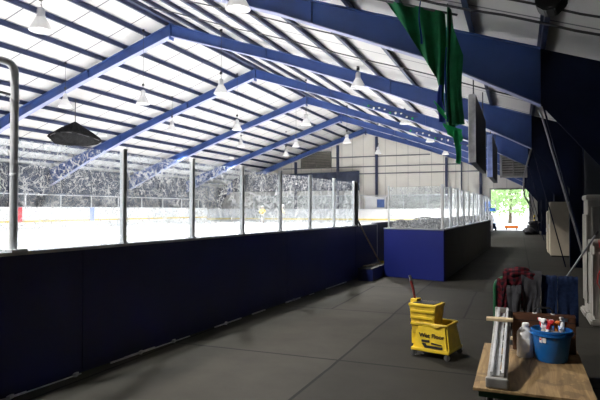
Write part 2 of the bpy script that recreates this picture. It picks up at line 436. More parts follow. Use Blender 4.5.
# ------------------------------------------------------------------ portal frames
def depth(d):
    P = [(0, .44), (4.5, .35), (7.5, .40), (10.5, .62), (12.3, .95), (20, 1.1)]
    for (a, u), (b, v) in zip(P, P[1:]):
        if d <= b: return u+(v-u)*(d-a)/(b-a)
def strip(bm, pts, w, t):
    """flat bar of width w along Y following points in the XZ plane, thickness t upward"""
    n = len(pts)
    lo = [(Vector((x, -w/2, z)), Vector((x, w/2, z))) for x, z in pts]
    poly = [(x, -w/2, z) for x, z in pts]+[(x, -w/2, z+t) for x, z in reversed(pts)]
    add_prism(bm, poly, (0, w, 0))
def make_frame(label, y):
    t = thing('portal_frame', label, 'roof frame', (XR, y, 0), 0, 'blue steel portal frames')
    for side, xk in ((-1, -25.2), (1, .35)):
        ds = [0, 1.5, 3, 4.5, 6, 7.5, 9, 10.5, abs(xk-XR)]
        top = [(side*d, ZR-SL*d) for d in ds]; bot = [(side*d, ZR-SL*d-depth(d)) for d in ds]
        b = nb(); add_prism(b, [(x, -.012, z) for x, z in top]+[(x, -.012, z) for x, z in reversed(bot)], (0, .024, 0))
        strip(b, [(x, z-.02) for x, z in top], .22, .02)
        for d in (3.9, 8.2):
            add_box(b, (side*d, 0, ZR-SL*d-depth(d)/2), (.02, .18, depth(d)-.06))
        raft = obj('rafter', b, M['steel_blue'], t, local=True)
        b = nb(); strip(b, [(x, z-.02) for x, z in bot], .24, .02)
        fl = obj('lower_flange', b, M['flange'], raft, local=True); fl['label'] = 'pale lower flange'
        # tapered column
        xi_t = xk-XR; zi_t = ZR-SL*abs(xi_t)-depth(abs(xi_t))
        xo = (1.66-XR) if side > 0 else (-26.15-XR); xi_b = (1.2-XR) if side > 0 else (-25.8-XR)
        b = nb()
        xc = xo-.36*side; zk = zi_t-1.15
        add_prism(b, [(xi_t, -.012, zi_t), (xc, -.012, zk), (xc, -.012, 0), (xo, -.012, 0), (xo, -.012, ZR-SL*abs(xo)), (xi_t, -.012, ZR-SL*abs(xi_t))], (0, .024, 0))
        add_prism(b, [(xc, -.12, zk), (xc, -.12, 0), (xc+.02*side, -.12, 0), (xc+.02*side, -.12, zk)], (0, .24, 0))
        add_prism(b, [(xo-.02*side, -.12, 0), (xo, -.12, 0), (xo, -.12, ZR-SL*abs(xo)), (xo-.02*side, -.12, ZR-SL*abs(xo-.02*side))], (0, .24, 0))
        add_prism(b, [(xi_t, -.11, zi_t), (xi_t+.02*side, -.11, zi_t), (xi_t+.02*side, -.11, ZR-SL*abs(xi_t)-.03), (xi_t, -.11, ZR-SL*abs(xi_t)-.03)], (0, .22, 0))
        obj('column', b, M['steel_shaded'], t, local=True)
        if side > 0:
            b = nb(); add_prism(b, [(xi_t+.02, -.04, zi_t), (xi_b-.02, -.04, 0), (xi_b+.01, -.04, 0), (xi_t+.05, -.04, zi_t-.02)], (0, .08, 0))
            obj('knee_brace', b, M['steel_shaded'], t, local=True)
    b = nb(); add_box(b, (0, 0, ZR-.27), (.045, .25, .62))
    obj('splice_plate', b, M['steel_blue'], t, local=True)
    return t
fr_labels = ['blue portal frame just behind the viewpoint, out of the picture',
             'nearest blue roof frame, thick beam along the picture top behind the green banner',
             'blue roof frame second from the viewer, its peak at upper left of the picture',
             'blue roof frame third from the viewer, its peak above the picture centre left',
             'blue roof frame fourth from the viewer, between third frame and the last free one',
             'blue roof frame last before the one against the cream end wall',
             'furthest blue roof frame, standing against the cream end wall']
protoF = make_frame(fr_labels[1], FR[1])
for i in (2, 3, 4, 5, 6): dup(protoF, (XR, FR[i], 0), fr_labels[i])

# purlins: a Z-section bar running the length of the building
def purlin(side, d, label):
    x = XR+side*d; z = roof(x)
    b = nb(); h = .16; y0, y1 = Y0, Y1
    add_box(b, (x, (y0+y1)/2, z+h/2), (.022, y1-y0, h)); add_box(b, (x+.028*side, (y0+y1)/2, z+.010), (.06, y1-y0, .016)); add_box(b, (x-.028*side, (y0+y1)/2, z+h-.012), (.06, y1-y0, .016))
    tag(obj('roof_purlin', b, M['purlin']), label, 'roof purlin', 'roof purlins')
ordn = ['first', 'second', 'third', 'fourth', 'fifth', 'sixth', 'seventh', 'eighth', 'ninth', 'tenth', 'eleventh', 'twelfth', 'thirteenth']
purlin(-1, .16, 'dark blue purlin right against the left side of the roof ridge')
purlin(1, .16, 'dark blue purlin right against the right side of the roof ridge')
for k in range(1, 14): purlin(-1, 1.04*k, f'dark blue purlin on the left roof slope, {ordn[k-1]} one down from the ridge pair')
for k in range(1, 13): purlin(1, 1.117*k-.1*(k == 12)*0, f'dark purlin on the right roof slope, {ordn[k-1]} one down from the ridge pair')

# thin sag rods / conduits under the right slope
def conduit(y, x0, x1, dz, label, r=.017):
    b = nb(); n = 12
    add_tube(b, [(x0+(x1-x0)*i/n, y, roof(x0+(x1-x0)*i/n)-dz+.015*math.sin(i*1.7)) for i in range(n+1)], r, 8)
    tag(obj('ceiling_conduit', b, M['wire']), label, 'conduit', 'conduits under the right roof slope')
conduit(8.45, -4., 1.7, .03, 'dark conduit crossing the pale ceiling, nearer the beam behind the green banner', .02)
conduit(7.75, -4., 1.7, .03, 'dark conduit crossing the pale ceiling beside the black speaker, further from the beam')
conduit(12.1, -11., 1.6, .03, 'thin conduit under the ceiling just behind the nearest roof frame')
conduit(14.3, -11., 1.6, .03, 'thin conduit under the ceiling just before the second roof frame')

# ------------------------------------------------------------------ high-bay lamps
def make_lamp():
    t = thing('high_bay_lamp', '', 'lamp', (0, 0, 0), 0, 'white bell lamps hung over the rink')
    b = nb()
    add_lathe(b, [(.245, 0), (.250, .012), (.225, .06), (.18, .15), (.135, .235), (.105, .285), (.095, .30), (.085, .295), (.125, .235), (.17, .15), (.212, .06), (.236, .012), (.245, 0)], seg=28)
    obj('reflector', b, M['lamp_white'], t, True, True)
    b = nb(); add_lathe(b, [(0, .03), (.05, .035), (.075, .09), (.06, .17), (.03, .22), (.03, .26), (0, .262)], seg=16)
    obj('bulb', b, M['lamp_bulb'], t, True, True)
    b = nb(); add_lathe(b, [(0, .29), (.095, .29), (.10, .31), (.085, .36), (.085, .46), (.07, .50), (.03, .52), (0, .52)], seg=20)
    for i in range(4):
        a = i*PI/2; add_box(b, (.09*math.cos(a), .09*math.sin(a), .41), (.03, .012, .09), Matrix.Rotation(a, 3, 'Z'))
    obj('ballast_housing', b, M['lamp_metal'], t, True, True)
    b = nb(); add_tube(b, [(0, 0, .50), (.02, 0, .55), (0, 0, .60), (-.015, 0, .57)], .008, 8)
    obj('hook', b, M['wire'], t, True, True)
    return t
protoL = make_lamp()
lamp_lab = {  # row x, y : label
 (-5.06, 9.30): 'white bell lamp cut by the top edge, largest and nearest the boards',
 (-4.76, 16.78): 'white bell lamp on the right row, first one behind the nearest beam',
 (-4.79, 24.67): 'white bell lamp on the right row, second one behind the nearest beam',
 (-4.73, 31.8): 'white bell lamp on the right row, third one behind the nearest beam',
 (-4.81, 39.5): 'smallest white bell lamp of the right row, last before the end wall',
 (-9.66, 8.81): 'large white bell lamp at the upper left corner above the tall pipe',
 (-9.3, 15.92): 'white bell lamp left of centre, hanging in front of the third frame',
 (-9.1, 23.3): 'white bell lamp at mid picture below the fourth frame peak',
 (-9.32, 30.45): 'small white bell lamp just under the last free roof frame, near a blue wall column',
 (-9.15, 37.31): 'tiny white bell lamp against the cream end wall beside the tall blue column',
 (-12.86, 16.36): 'white bell lamp below the ridge, in front of the second bay left of centre',
 (-12.79, 23.45): 'white bell lamp below the ridge line, left of the fourth frame',
 (-12.86, 31.2): 'white bell lamp below the ridge line, just left of the wall louvre',
 (-15.98, 15.73): 'white bell lamp in front of the second frame beam, above the dark net',
 (-15.95, 22.54): 'white bell lamp left of the third frame beam, in the middle bay',
 (-16.04, 29.93): 'small white bell lamp beside the fourth frame beam',
 (-15.71, 36.2): 'small white bell lamp in front of the far left end of the last frame',
 (-20.48, 22.69): 'white bell lamp just right of the dark hanging net',
 (-20.62, 29.92): 'small white bell lamp low over the far glass under the fourth frame',
 (-20.58, 36.77): 'tiny white bell lamp furthest left in the back bay over the far glass',
}
extra = [(-4.9, 2.2), (-9.2, 2.0), (-12.8, 9.0), (-16, 8.6), (-20.5, 15.2), (-16, 2.), (-20.5, 8.4)]
LZ = 5.50
for (x, y), lab in zip(extra, ('white bell lamp of the row along the boards, nearest the viewer', 'white bell lamp of the second row, hanging nearest the viewer, left of the picture',
                               'white bell lamp of the third row, hanging just left of the picture', 'white bell lamp of the fourth row, second one left of the picture', 'white bell lamp of the furthest row, hanging just left of the picture',
                               'white bell lamp of the fourth row, nearest the viewer, left of the picture', 'white bell lamp of the furthest row, second one left of the picture')):
    lamp_lab[(x, y)] = lab
POW = 1130
def lamp_light(x, y):
    l = bpy.data.lights.new('lamp_beam', 'SPOT'); l.energy = POW*(1.75 if x > -6 else 1.); l.spot_size = math.radians(126); l.spot_blend = .35; l.shadow_soft_size = .16
    l.color = (1, .97, .93)
    o = bpy.data.objects.new('lamp_beam', l); COL.objects.link(o); o.location = (x, y, LZ-.02)
    return o
first = True
for (x, y), lab in lamp_lab.items():
    if first: protoL.location = (x, y, LZ); protoL['label'] = lab; L = protoL; first = False
    else: L = dup(protoL, (x, y, LZ), lab)
    b = nb(); ztop = roof(x)-LZ+.1
    add_tube(b, [(0, 0, .58), (.004, .003, (ztop+.58)/2), (0, 0, ztop)], .007, 6)
    add_box(b, (0, 0, ztop-.02), (.09, .03, .09))
    c = obj('suspension_cable', b, M['wire'], L, False, True)
    lamp_light(x, y)

# ------------------------------------------------------------------ near boards with glass
BH = 1.235
yA, yB = Y0+.3, 13.75
t = thing('dasher_board', 'long dark blue dasher board along the left of the walkway', 'rink boards', (bx(4), 4, 0))
edges = [yA, 0.9, 4.15, 8.6, 12.1, yB]
for a, c in zip(edges, edges[1:]):
    b = nb(); add_quadbox(b, (bx(a+.004), a+.004), (bx(c-.004), c-.004), .012, BH-.03, .10, 1); obj('board_panel', b, M['board'], t)
b = nb(); add_quadbox(b, (bx(yA)+.012, yA), (bx(yB)+.012, yB), BH-.03, BH, .15, 1); o = obj('cap_rail', b, M['cap'], t); o['label'] = 'aluminium cap rail'
b = nb(); add_quadbox(b, (bx(yB)+.0, yB+.0), (bx(yB+.05), yB+.05), .25, BH-.02, .12, 1); o = obj('board_end_strip', b, M['scuff'], t); o['label'] = 'white cut end strip'
# worn white strip at the foot of the board, in broken lengths
b = nb()
y = 3.2
while y < 13.2:
    l = random.uniform(.12, .75)
    if random.random() < .55:
        h = random.uniform(.008, .022); add_quadbox(b, (bx(y)+.004, y), (bx(y+l)+.004, y+l), .001, h, .012, -1)
        if random.random() < .4: add_box(b, (bx(y+l*.5)+.02, y+l*.5, .016), (.03, .07, .03), Matrix.Rotation(.4, 3, 'Z'))
    y += l
struct('baseboard_left', b, M['scuff'])

GT = 2.215
posts_y = [4.7433+1.2274*i for i in range(7)]
def glass_post(x, y, z0, z1, label, mat=None, w=.062, grp='glass screens on the near boards', pane=None):
    """One section of rink glass: the pane and the post that holds it. pane = (p0, p1, z0, z1, thickness, material)"""
    t = thing('glass_screen', label, 'glass screen', (x, y, z0), 0, grp)
    mat = mat or M['alu']
    if pane:
        b = nb(); add_quadbox(b, *pane[:5], 1); o = obj('pane', b, pane[5], t); o['label'] = 'clear scratched pane'
    b = nb(); add_box(b, (0, 0, (z1-z0)/2), (w*.8, w, z1-z0), None, .008); obj('upright', b, mat, t, False, True)
    b = nb(); add_box(b, (0, 0, z1-z0+.012), (w*.9, w*1.08, .024), None, .005); obj('post_cap', b, mat, t, False, True)
    b = nb(); add_box(b, (0, 0, .012), (w*1.1, w*1.25, .018)); obj('base_plate', b, mat, t, False, True)
    return t
near_lab = ['glass screen between the tall bent pipe and the first aluminium post', 'scratched glass screen, second to the right of the tall bent pipe',
            'scratched glass screen, third to the right of the tall bent pipe', 'scratched glass screen, fourth right of the tall bent pipe, with the skaters behind',
            'scratched glass screen, fifth to the right of the tall bent pipe', 'scratched glass screen, sixth to the right of the tall bent pipe',
            'scratched glass screen nearest the black jamb']
ys = [3.43]+posts_y
for i, y in enumerate(posts_y):
    a, c = ys[i]+.03, y-.032
    glass_post(bx(y)-.045, y, BH, GT+.02, near_lab[i], pane=((bx(a)-.040, a), (bx(c)-.040, c), BH, GT, .012, M['glass']))
# black jamb at the gate
b = nb(); add_box(b, (bx(12.19)-.03, 12.20, (BH+GT)/2-.0), (.11, .085, GT-BH+.06), None, .006)
tag(obj('gate_jamb', b, M['black']), 'black jamb post at the right end of the near glass', 'post')
# tall pipe with a bend at left
yp = 3.43
b = nb(); xp = bx(yp)-.045; r = .034
arc = [(xp, yp, BH), (xp, yp, 2.5), (xp, yp, 2.78)]
arc += [(xp-.0, yp-.09*(1-math.cos(a)), 2.78+.09*math.sin(a)) for a in [PI/8*k for k in range(1, 5)]]
arc += [(xp, yp-.6, 2.87), (xp, yp-1.6, 2.87)]
tp = thing('bent_pipe', 'tall thick metal pipe bending left at its top, at far left of the boards', 'pipe', (xp, yp, BH))
add_tube(b, arc, r, 16); obj('pipe', b, M['alu'], tp, True)
b = nb()
for z in (1.9, 2.55): add_lathe(b, [(r, -.012), (r+.004, -.01), (r+.004, .01), (r, .012)], (xp, yp, z), 16)
obj('clamp_ring', b, M['lamp_metal'], tp, True)
b = nb(); add_box(b, (xp, yp, BH+.012), (.16, .16, .024)); obj('base_plate', b, M['alu'], tp)
b = nb(); add_tube(b, [(xp, yp-.7, 2.62), (xp, yp-.3, 2.6), (xp, yp-.05, 2.59)], .012, 8); obj('tie_rod', b, M['wire'], tp, True)
b = nb(); add_quadbox(b, (bx(2.1)-.040, 2.1), (bx(3.37)-.040, 3.37), BH, GT, .012, 1); o = obj('pane', b, M['glass'], tp); o['label'] = 'scratched clear pane left of the pipe'

# ------------------------------------------------------------------ players' box
BT = 1.165
F0, F1 = (-3.0, 12.8), (-1.553, 12.36)
def sx(y): return -1.553+.035*(y-12.36)
YE = 24.75
t = thing('players_box', 'bright blue fronted players box standing out into the walkway', 'players box', (-2.3, 12.7, 0))
b = nb(); add_quadbox(b, F0, F1, 0.01, BT-.03, .09, 1); o = obj('front_panel', b, M['board_bright'], t); o['label'] = 'bright blue front panel'
b = nb(); add_quadbox(b, (F1[0], F1[1]+.09), (sx(YE), YE), 0.01, BT-.03, .09, 1); o = obj('side_panel', b, M['board_side'], t); o['label'] = 'charcoal side panel facing the walkway'
b = nb(); add_quadbox(b, (F0[0], F0[1]+.09), (-3.02, 14.1), 0.01, BT-.03, .09, -1); obj('return_panel', b, M['board'], t)
b = nb(); add_quadbox(b, (F0[0]-.01, F0[1]-.01), (F1[0]+.01, F1[1]-.01), BT-.03, BT, .14, 1); add_quadbox(b, (F1[0]+.01, F1[1]), (sx(YE)+.01, YE), BT-.03, BT, .14, 1)
o = obj('cap_rail', b, M['cap'], t); o['label'] = 'aluminium cap rail'
b = nb(); add_quadbox(b, (sx(YE)-.1, YE), (bx(YE)-.0, YE), .01, BT-.03, .09, 1); obj('end_panel', b, M['board'], t)
# inner rink-side board behind the box
t = thing('inner_board', 'rink board behind the players box, white towards the ice', 'rink boards', (bx(28), 28, 0))
b = nb(); add_quadbox(b, (bx(13.9)-.1, 13.9), (bx(42.8)-.1, 42.8), .0, BH+.02, .1, 1); obj('board_core', b, M['board'], t)
b = nb(); add_quadbox(b, (bx(13.9)-.201, 13.9), (bx(42.8)-.201, 42.8), .56, BH+.02, .012, 1); o = obj('rink_face', b, M['white_board'], t); o['label'] = 'white face towards the ice'
# front glass
d = (Vector(F1)-Vector(F0)); L = d.length; d.normalize(); nrm = Vector((-d.y, d.x))
def fp(s, off=.055): p = Vector(F0)+d*s+nrm*off; return (p.x, p.y)
glass_post(*fp(.10), BT, 2.14, 'clear glass screen on the bright blue front of the players box', M['alu'], .045, 'glass screens of the players box', (fp(.13), fp(L-.10), BT, 2.13, .010, M['glass_clear']))
nside = 10
om = ordn+['fourteenth', 'fifteenth', 'sixteenth', 'seventeenth', 'eighteenth', 'nineteenth', 'twentieth']
for k in range(nside):
    y0_, y1_ = F1[1]+.16+1.22*k, F1[1]+.16+1.22*(k+1)
    pn_ = ((sx(y0_)-.045, y0_+.04), (sx(y1_)-.045, y1_-.04), BT, 2.13, .010, M['glass_clear'])
    if k == 0: q_ = fp(L-.05); glass_post(q_[0], q_[1], BT, 2.14, 'glass screen with the pale corner post of the players box', M['alu_pale'], .075, 'glass screens of the players box', pn_)
    else: glass_post(sx(y0_)-.05, y0_, BT, 2.14, f'glass screen on the side of the players box, {om[k]} from its front corner', M['alu_pale'], .07, 'glass screens of the players box', pn_)
# bench with bags inside the box
t = thing('players_bench', 'dark bench inside the players box, under the piled bags', 'bench', (-2.4, 14.5, 0))
b = nb(); add_box(b, (-2.3, 15.5, .90), (.55, 4.6, .06), None, .01); obj('seat', b, M['bag'], t)
for yy in (13.5, 15.5, 17.5):
    b = nb(); add_box(b, (-2.3, yy, .435), (.45, .08, .87)); obj('leg', b, M['black'], t)
def lump(bm, c, s, seed, sub=3, amp=.12):
    r = bmesh.ops.create_icosphere(bm, subdivisions=sub, radius=1.)
    for v in r['verts']:
        n = noise.noise(v.co*1.7+Vector((seed, seed*.3, 0)))
        v.co = v.co*(1+amp*n)
        v.co = Vector((v.co.x*s[0], v.co.y*s[1], v.co.z*s[2]))+Vector(c)
t = thing('equipment_bag', 'long dark equipment bag lying along the players box front', 'bag', (-2.1, 13.2, .93))
b = nb(); lump(b, (-2.05, 13.4, 1.16), (.46, .28, .23), 2.); obj('body', b, M['bag'], t, True)
b = nb(); add_tube(b, [(-2.4, 13.02, 1.25), (-2.3, 13.0, 1.38), (-2.05, 12.98, 1.42), (-1.8, 13.0, 1.38), (-1.7, 13.03, 1.25)], .015, 8); obj('handle_strap', b, M['black'], t, True)
t = thing('round_bag', 'round dark bag on the left end of the players box', 'bag', (-2.82, 13.3, .93))
b = nb(); r_ = bmesh.ops.create_cone(b, cap_ends=True, segments=24, radius1=.21, radius2=.21, depth=.35)
bmesh.ops.bevel(b, geom=list(b.edges), offset=.03, segments=2, affect='EDGES')
bmesh.ops.transform(b, matrix=Matrix.Translation((-2.70, 13.36, 1.15)) @ Matrix.Rotation(PI/2, 4, 'X'), verts=b.verts); obj('body', b, M['bag'], t, True)
b = nb(); add_tube(b, [(-2.70+.12*math.cos(a), 13.175, 1.15+.12*math.sin(a)) for a in [k*PI/8 for k in range(17)]], .012, 6, False); obj('piping', b, M['black'], t, True)

# step at the gate, plank on it and a stick
t = thing('gate_step', 'low dark blue step at the gate between the boards and the players box', 'step', (-3.25, 12.9, 0))
b = nb(); add_box(b, (-3.20, 12.75, .13), (.34, 1.8, .26), None, .008); obj('step_body', b, M['board'], t)
b = nb(); add_box(b, (-3.20, 12.75, .268), (.35, 1.81, .016)); obj('rubber_tread', b, M['rubber'], t)
b = nb(); add_box(b, (-3.24, 12.5, .291), (.09, .62, .03), Matrix.Rotation(-.25, 3, 'Z'), .004); tag(obj('plank', b, M['wood_pale']), 'short pale plank lying on the dark gate step', 'plank')
t = thing('hockey_stick', 'pale hockey stick leaning from the gate step to the black jamb', 'hockey stick', (-3.1, 13.0, .28))
pb, pt = Vector((-3.14, 13.0, .30)), Vector((-3.46, 12.12, 1.36))
b = nb(); dd = (pt-pb); q = dd.to_track_quat('Z', 'Y').to_matrix(); add_box(b, (pb+pt)/2, (.032, .022, dd.length), q, .004); obj('shaft', b, M['wood_pale'], t)
b = nb(); add_prism(b, [(-3.16, 12.99, .278), (-3.05, 13.2, .278), (-3.05, 13.2, .34), (-3.16, 12.99, .35)], (.012, -.006, 0)); obj('blade', b, M['yellow_dirty'], t)
b = nb(); add_box(b, pt-dd.normalized()*.08, (.037, .027, .16), q); obj('tape_grip', b, M['black'], t)

# ------------------------------------------------------------------ far side of the rink
FX = -24.7
t = thing('far_boards', 'white rink boards with a yellow kick strip along the far side', 'rink boards', (FX, 20, .55))
yy0 = 2.
b = nb(); add_box(b, (FX-.05, (yy0+40)/2, 1.15), (.1, 40-yy0, 1.18)); obj('board_panel', b, M['white_board'], t)
b = nb(); add_box(b, (FX+.004, (yy0+40)/2, .96), (.012, 40-yy0, .085)); o = obj('kick_strip', b, M['yellow_deep'], t); o['label'] = 'yellow strip'
for y_, m_, nm, w_ in ((21.2, 'red_mark', 'red_line', .42), (26.55, 'blue_mark', 'blue_line', .36)):
    b = nb(); add_box(b, (FX+.006, y_, 1.32), (.014, w_, .80)); obj(nm, b, M[m_], t)
# corner and end boards
arc = [(FX+3.-3*math.cos(a), 40+3*math.sin(a)) for a in [PI/2*k/8 for k in range(9)]]
t = thing('end_boards', 'white rink boards with yellow kick strip across the far end', 'rink boards', (-13, 43, .55))
b = nb()
for p, q in zip(arc, arc[1:]): add_quadbox(b, p, q, .56, 1.68, .1, 1)
add_quadbox(b, arc[-1], (-2.8, 43), .56, 1.66, .1, 1); obj('board_panel', b, M['white_board'], t)
b = nb()
for p, q in zip(arc, arc[1:]): add_quadbox(b, p, q, .72, .86, .012, -1)
add_quadbox(b, arc[-1], (-2.8, 43), .72, .86, .012, -1); o = obj('kick_strip', b, M['yellow_kick'], t); o['label'] = 'yellow kick strip'
# far glass
fg = [7+2.44*i for i in range(14)]
t = thing('far_glass', 'row of low glass panes on top of the far white boards', 'glass screen', (FX-.05, 20, 1.74))
for y_ in fg:
    b = nb(); add_box(b, (FX-.05, y_, 2.09), (.06, .07, .70)); obj('post', b, M['alu_pale'], t)
b = nb(); add_box(b, (FX-.05, (fg[0]+fg[-1])/2, 2.44), (.05, fg[-1]-fg[0], .05)); obj('top_rail', b, M['alu_pale'], t)
b = nb(); add_box(b, (FX-.05, (fg[0]+fg[-1])/2, 2.08), (.015, fg[-1]-fg[0], .68)); obj('pane', b, M['glass_far'], t)
t = thing('end_glass', 'row of glass panes on the white end boards', 'glass screen', (-13, 43, 1.66))
eg = [-21.8+1.9*i for i in range(11)]
eg = [-12.1 if abs(x_+12.3) < .01 else -9.75 if abs(x_+10.4) < .01 else x_ for x_ in eg]
for x_ in eg:
    b = nb(); add_box(b, (x_, 43.05, 2.2), (.06, .06, 1.08)); obj('post', b, M['alu_pale'], t)
b = nb(); add_box(b, ((eg[0]+eg[-1])/2, 43.05, 2.75), (eg[-1]-eg[0], .05, .05)); obj('top_rail', b, M['alu_pale'], t)
for xa_, xb_ in ((eg[0], -12.1), (-9.75, eg[-1])):
    b = nb(); add_box(b, ((xa_+xb_)/2, 43.05, 2.2), (xb_-xa_, .014, 1.05)); obj('pane', b, M['glass_far'], t)
# dark curtain band on the left of the end wall
def cloth_sheet(p0, p1, ztop, zbot, amp, waves, nx=60, nz=8, thick=.02, seed=0., sag=0.):
    b = nb(); a, c = Vector((*p0, 0)), Vector((*p1, 0)); n = Vector((-(c-a).y, (c-a).x, 0)).normalized()
    rows = []
    for s in (0, 1):
        g = []
        for j in range(nz+1):
            w = j/nz; row = []
            for i in range(nx+1):
                u = i/nx
                off = amp*math.sin(u*waves*2*PI+seed+.6*w)*(.4+.6*w)+amp*.7*noise.noise(Vector((u*waves*1.3, w*2, seed)))
                zt = ztop-sag*math.sin(PI*u); zb = zbot+sag*.5*noise.noise(Vector((u*5, seed, 0)))
                p = a.lerp(c, u)+n*(off+s*thick); p.z = zt+(zb-zt)*w
                row.append(b.verts.new(p))
            g.append(row)
        rows.append(g)
    for s, g in enumerate(rows):
        for j in range(nz):
            for i in range(nx): b.faces.new((g[j][i], g[j][i+1], g[j+1][i+1], g[j+1][i]))
    A, B = rows
    for i in range(nx):
        b.faces.new((A[0][i], A[0][i+1], B[0][i+1], B[0][i])); b.faces.new((A[nz][i], A[nz][i+1], B[nz][i+1], B[nz][i]))
    for j in range(nz):
        b.faces.new((A[j][0], A[j+1][0], B[j+1][0], B[j][0])); b.faces.new((A[j][nx], A[j+1][nx], B[j+1][nx], B[j][nx]))
    return b
tag(obj('dark_curtain', cloth_sheet((-24.5, 44.02), (-12.4, 44.02), 4.85, 3.2, .06, 14, sag=.1), M['tarp_dark'], None, True), 'dark tarpaulin band hung across the left half of the end wall', 'tarpaulin')
for i, nm in ((1, 'nearest visible'), (2, 'second'), (3, 'third'), (4, 'fourth')):
    tag(obj('dark_curtain', cloth_sheet((-25.05, FR[i]+.2), (-25.05, FR[i+1]-.2), 4.12, 2.55, .05, 8, 50, sag=.04, seed=i*1.3), M['tarp_dark'], None, True), f'dark tarpaulin hung on the far left side behind the rink, {nm} bay', 'tarpaulin', 'tarpaulins along the far left side')
# end wall columns, girts
for x_, lab in ((-18.4, 'dark blue end wall column left of the louvre'), (-14.48, 'dark blue end wall column right of the louvre'), (-11.06, 'dark blue end wall column tallest, near the middle of the cream wall'),
                (-5.36, 'dark blue end wall column behind the side glass of the players box'), (-4.2, 'thin dark blue end wall column second from the far doorway'), (-2.75, 'dark blue end wall column nearest the far doorway')):
    w_ = .20 if x_ != -4.2 else .09
    t = thing('wall_column', lab, 'column', (x_, Y1-.17, 0), 0, 'columns of the end wall')
    h = roof(x_)-.45; b = nb(); add_box(b, (0, 0, h/2), (.02, .16, h)); add_box(b, (0, -.08, h/2), (w_, .014, h)); add_box(b, (0, .08, h/2), (w_, .014, h)); obj('shaft', b, M['purlin'], t, False, True)
    b = nb(); add_box(b, (0, 0, .01), (w_+.1, .3, .02)); obj('base_plate', b, M['purlin'], t, False, True)
for z_, lab in ((6.09, 'highest horizontal girt on the cream end wall'), (5.24, 'middle horizontal girt on the cream end wall'), (4.64, 'lowest horizontal girt on the cream end wall')):
    x0 = XR-(8.3-z_)/SL+1.2; x1 = XR+(8.3-z_)/SL-1.2
    x0 = max(x0, -25); x1 = min(x1, 1.0)
    b = nb(); add_box(b, ((x0+x1)/2, Y1-.04, z_), (x1-x0, .07, .085)); add_box(b, ((x0+x1)/2, Y1-.06, z_-.04), (x1-x0, .10, .015))
    tag(obj('wall_girt', b, M['conduit']), lab, 'girt', 'girts of the end wall')
# louvres
def louvre(cx, cy, z0, w, h, dpt, label, n, hang=0, fm='vent_frame', sm='vent_slat'):
    t = thing('louvre_vent', label, 'louvre', (cx, cy, z0))
    b = nb(); f = .09
    add_box(b, (-w/2+f/2, 0, h/2), (f, dpt, h)); add_box(b, (w/2-f/2, 0, h/2), (f, dpt, h)); add_box(b, (0, 0, f/2), (w-2*f, dpt, f)); add_box(b, (0, 0, h-f/2), (w-2*f, dpt, f)); add_box(b, (0, 0, h/2), (.05, dpt*.8, h-2*f))
    obj('frame', b, M[fm], t, False, True)
    b = nb(); add_box(b, (0, dpt*.42, h/2), (w-2*f, .02, h-2*f)); obj('recess', b, M['vent_dark'], t, False, True)
    for i in range(n):
        z = f+(h-2*f)*(i+.5)/n
        b = nb(); add_box(b, (0, -dpt*.1, z), (w-2*f, .012, (h-2*f)/n*.8), Matrix.Rotation(.6, 3, 'X')); obj('slat', b, M[sm], t, False, True)
    if hang:
        for s in (-1, 1):
            b = nb(); add_tube(b, [(s*w*.42, 0, h-.01), (s*w*.42, 0, h+hang)], .015, 8); obj('hanger_rod', b, M['wire'], t, False, True)
    return t
louvre(-16.5, Y1-.11, 5.2, 2.8, 1.45, .2, 'brown grey louvre high on the cream end wall', 9, 0, 'vent_brown', 'vent_brown')
louvre(-.2, 24.3, 2.94, 1.05, 1.22, .55, 'pale slatted heater unit hanging over the walkway before the doorway', 10, .5)
# scorer's booth
t = thing('scorer_booth', 'small white booth with a blue window behind the end boards', 'booth', (-10.9, 43.9, 0))
b = nb(); add_box(b, (-10.9, 43.9, 1.3), (1.75, .8, 2.6), None, .02); obj('cabin', b, M['booth_white'], t)
b = nb(); add_box(b, (-10.9, 43.9, 2.64), (1.95, .95, .08), None, .01); obj('roof', b, M['booth_white'], t)
b = nb(); add_box(b, (-10.45, 43.49, 2.1), (.62, .03, .66), None, .01); obj('window', b, M['booth_blue'], t)
b = nb()
for s in (-1, 1): add_box(b, (-10.45+s*.33, 43.475, 2.1), (.05, .04, .76))
for s in (-1, 1): add_box(b, (-10.45, 43.475, 2.1+s*.35), (.71, .04, .05))
obj('window_frame', b, M['alu_pale'], t)
# white post in front of the booth and short blue pad
b = nb(); add_box(b, (-9.6, 42.8, 1.25), (.16, .16, 1.38), None, .03); tag(obj('goal_pad', b, M['white']), 'short pale post standing by the end boards below the booth', 'post')

# string of small white lights along rafters
def string_lights(y, xa, xb, n, label):
    t = thing('string_lights', label, 'string lights', ((xa+xb)/2, y-.15, 0))
    pts = [(xa+(xb-xa)*i/n, y-.16, roof(xa+(xb-xa)*i/n)-.22-.05*math.sin(i*1.9)) for i in range(n+1)]
    b = nb(); add_tube(b, pts, .012, 6); obj('cable', b, M['wire'], t)
    for i in range(n):
        p = Vector(pts[i]); b = nb(); lump(b, p-Vector((0, .02, .06)), (.05, .04, random.uniform(.03, .07)), i*1.1, 2); obj('light', b, M['white'] if i % 4 else M['green_bright'], t, True)
string_lights(FR[3], -6.2, -4.0, 9, 'cluster of small white lights strung along the third blue beam')
string_lights(FR[4], -5.6, -2.2, 10, 'longer string of small white lights along the fourth blue beam')

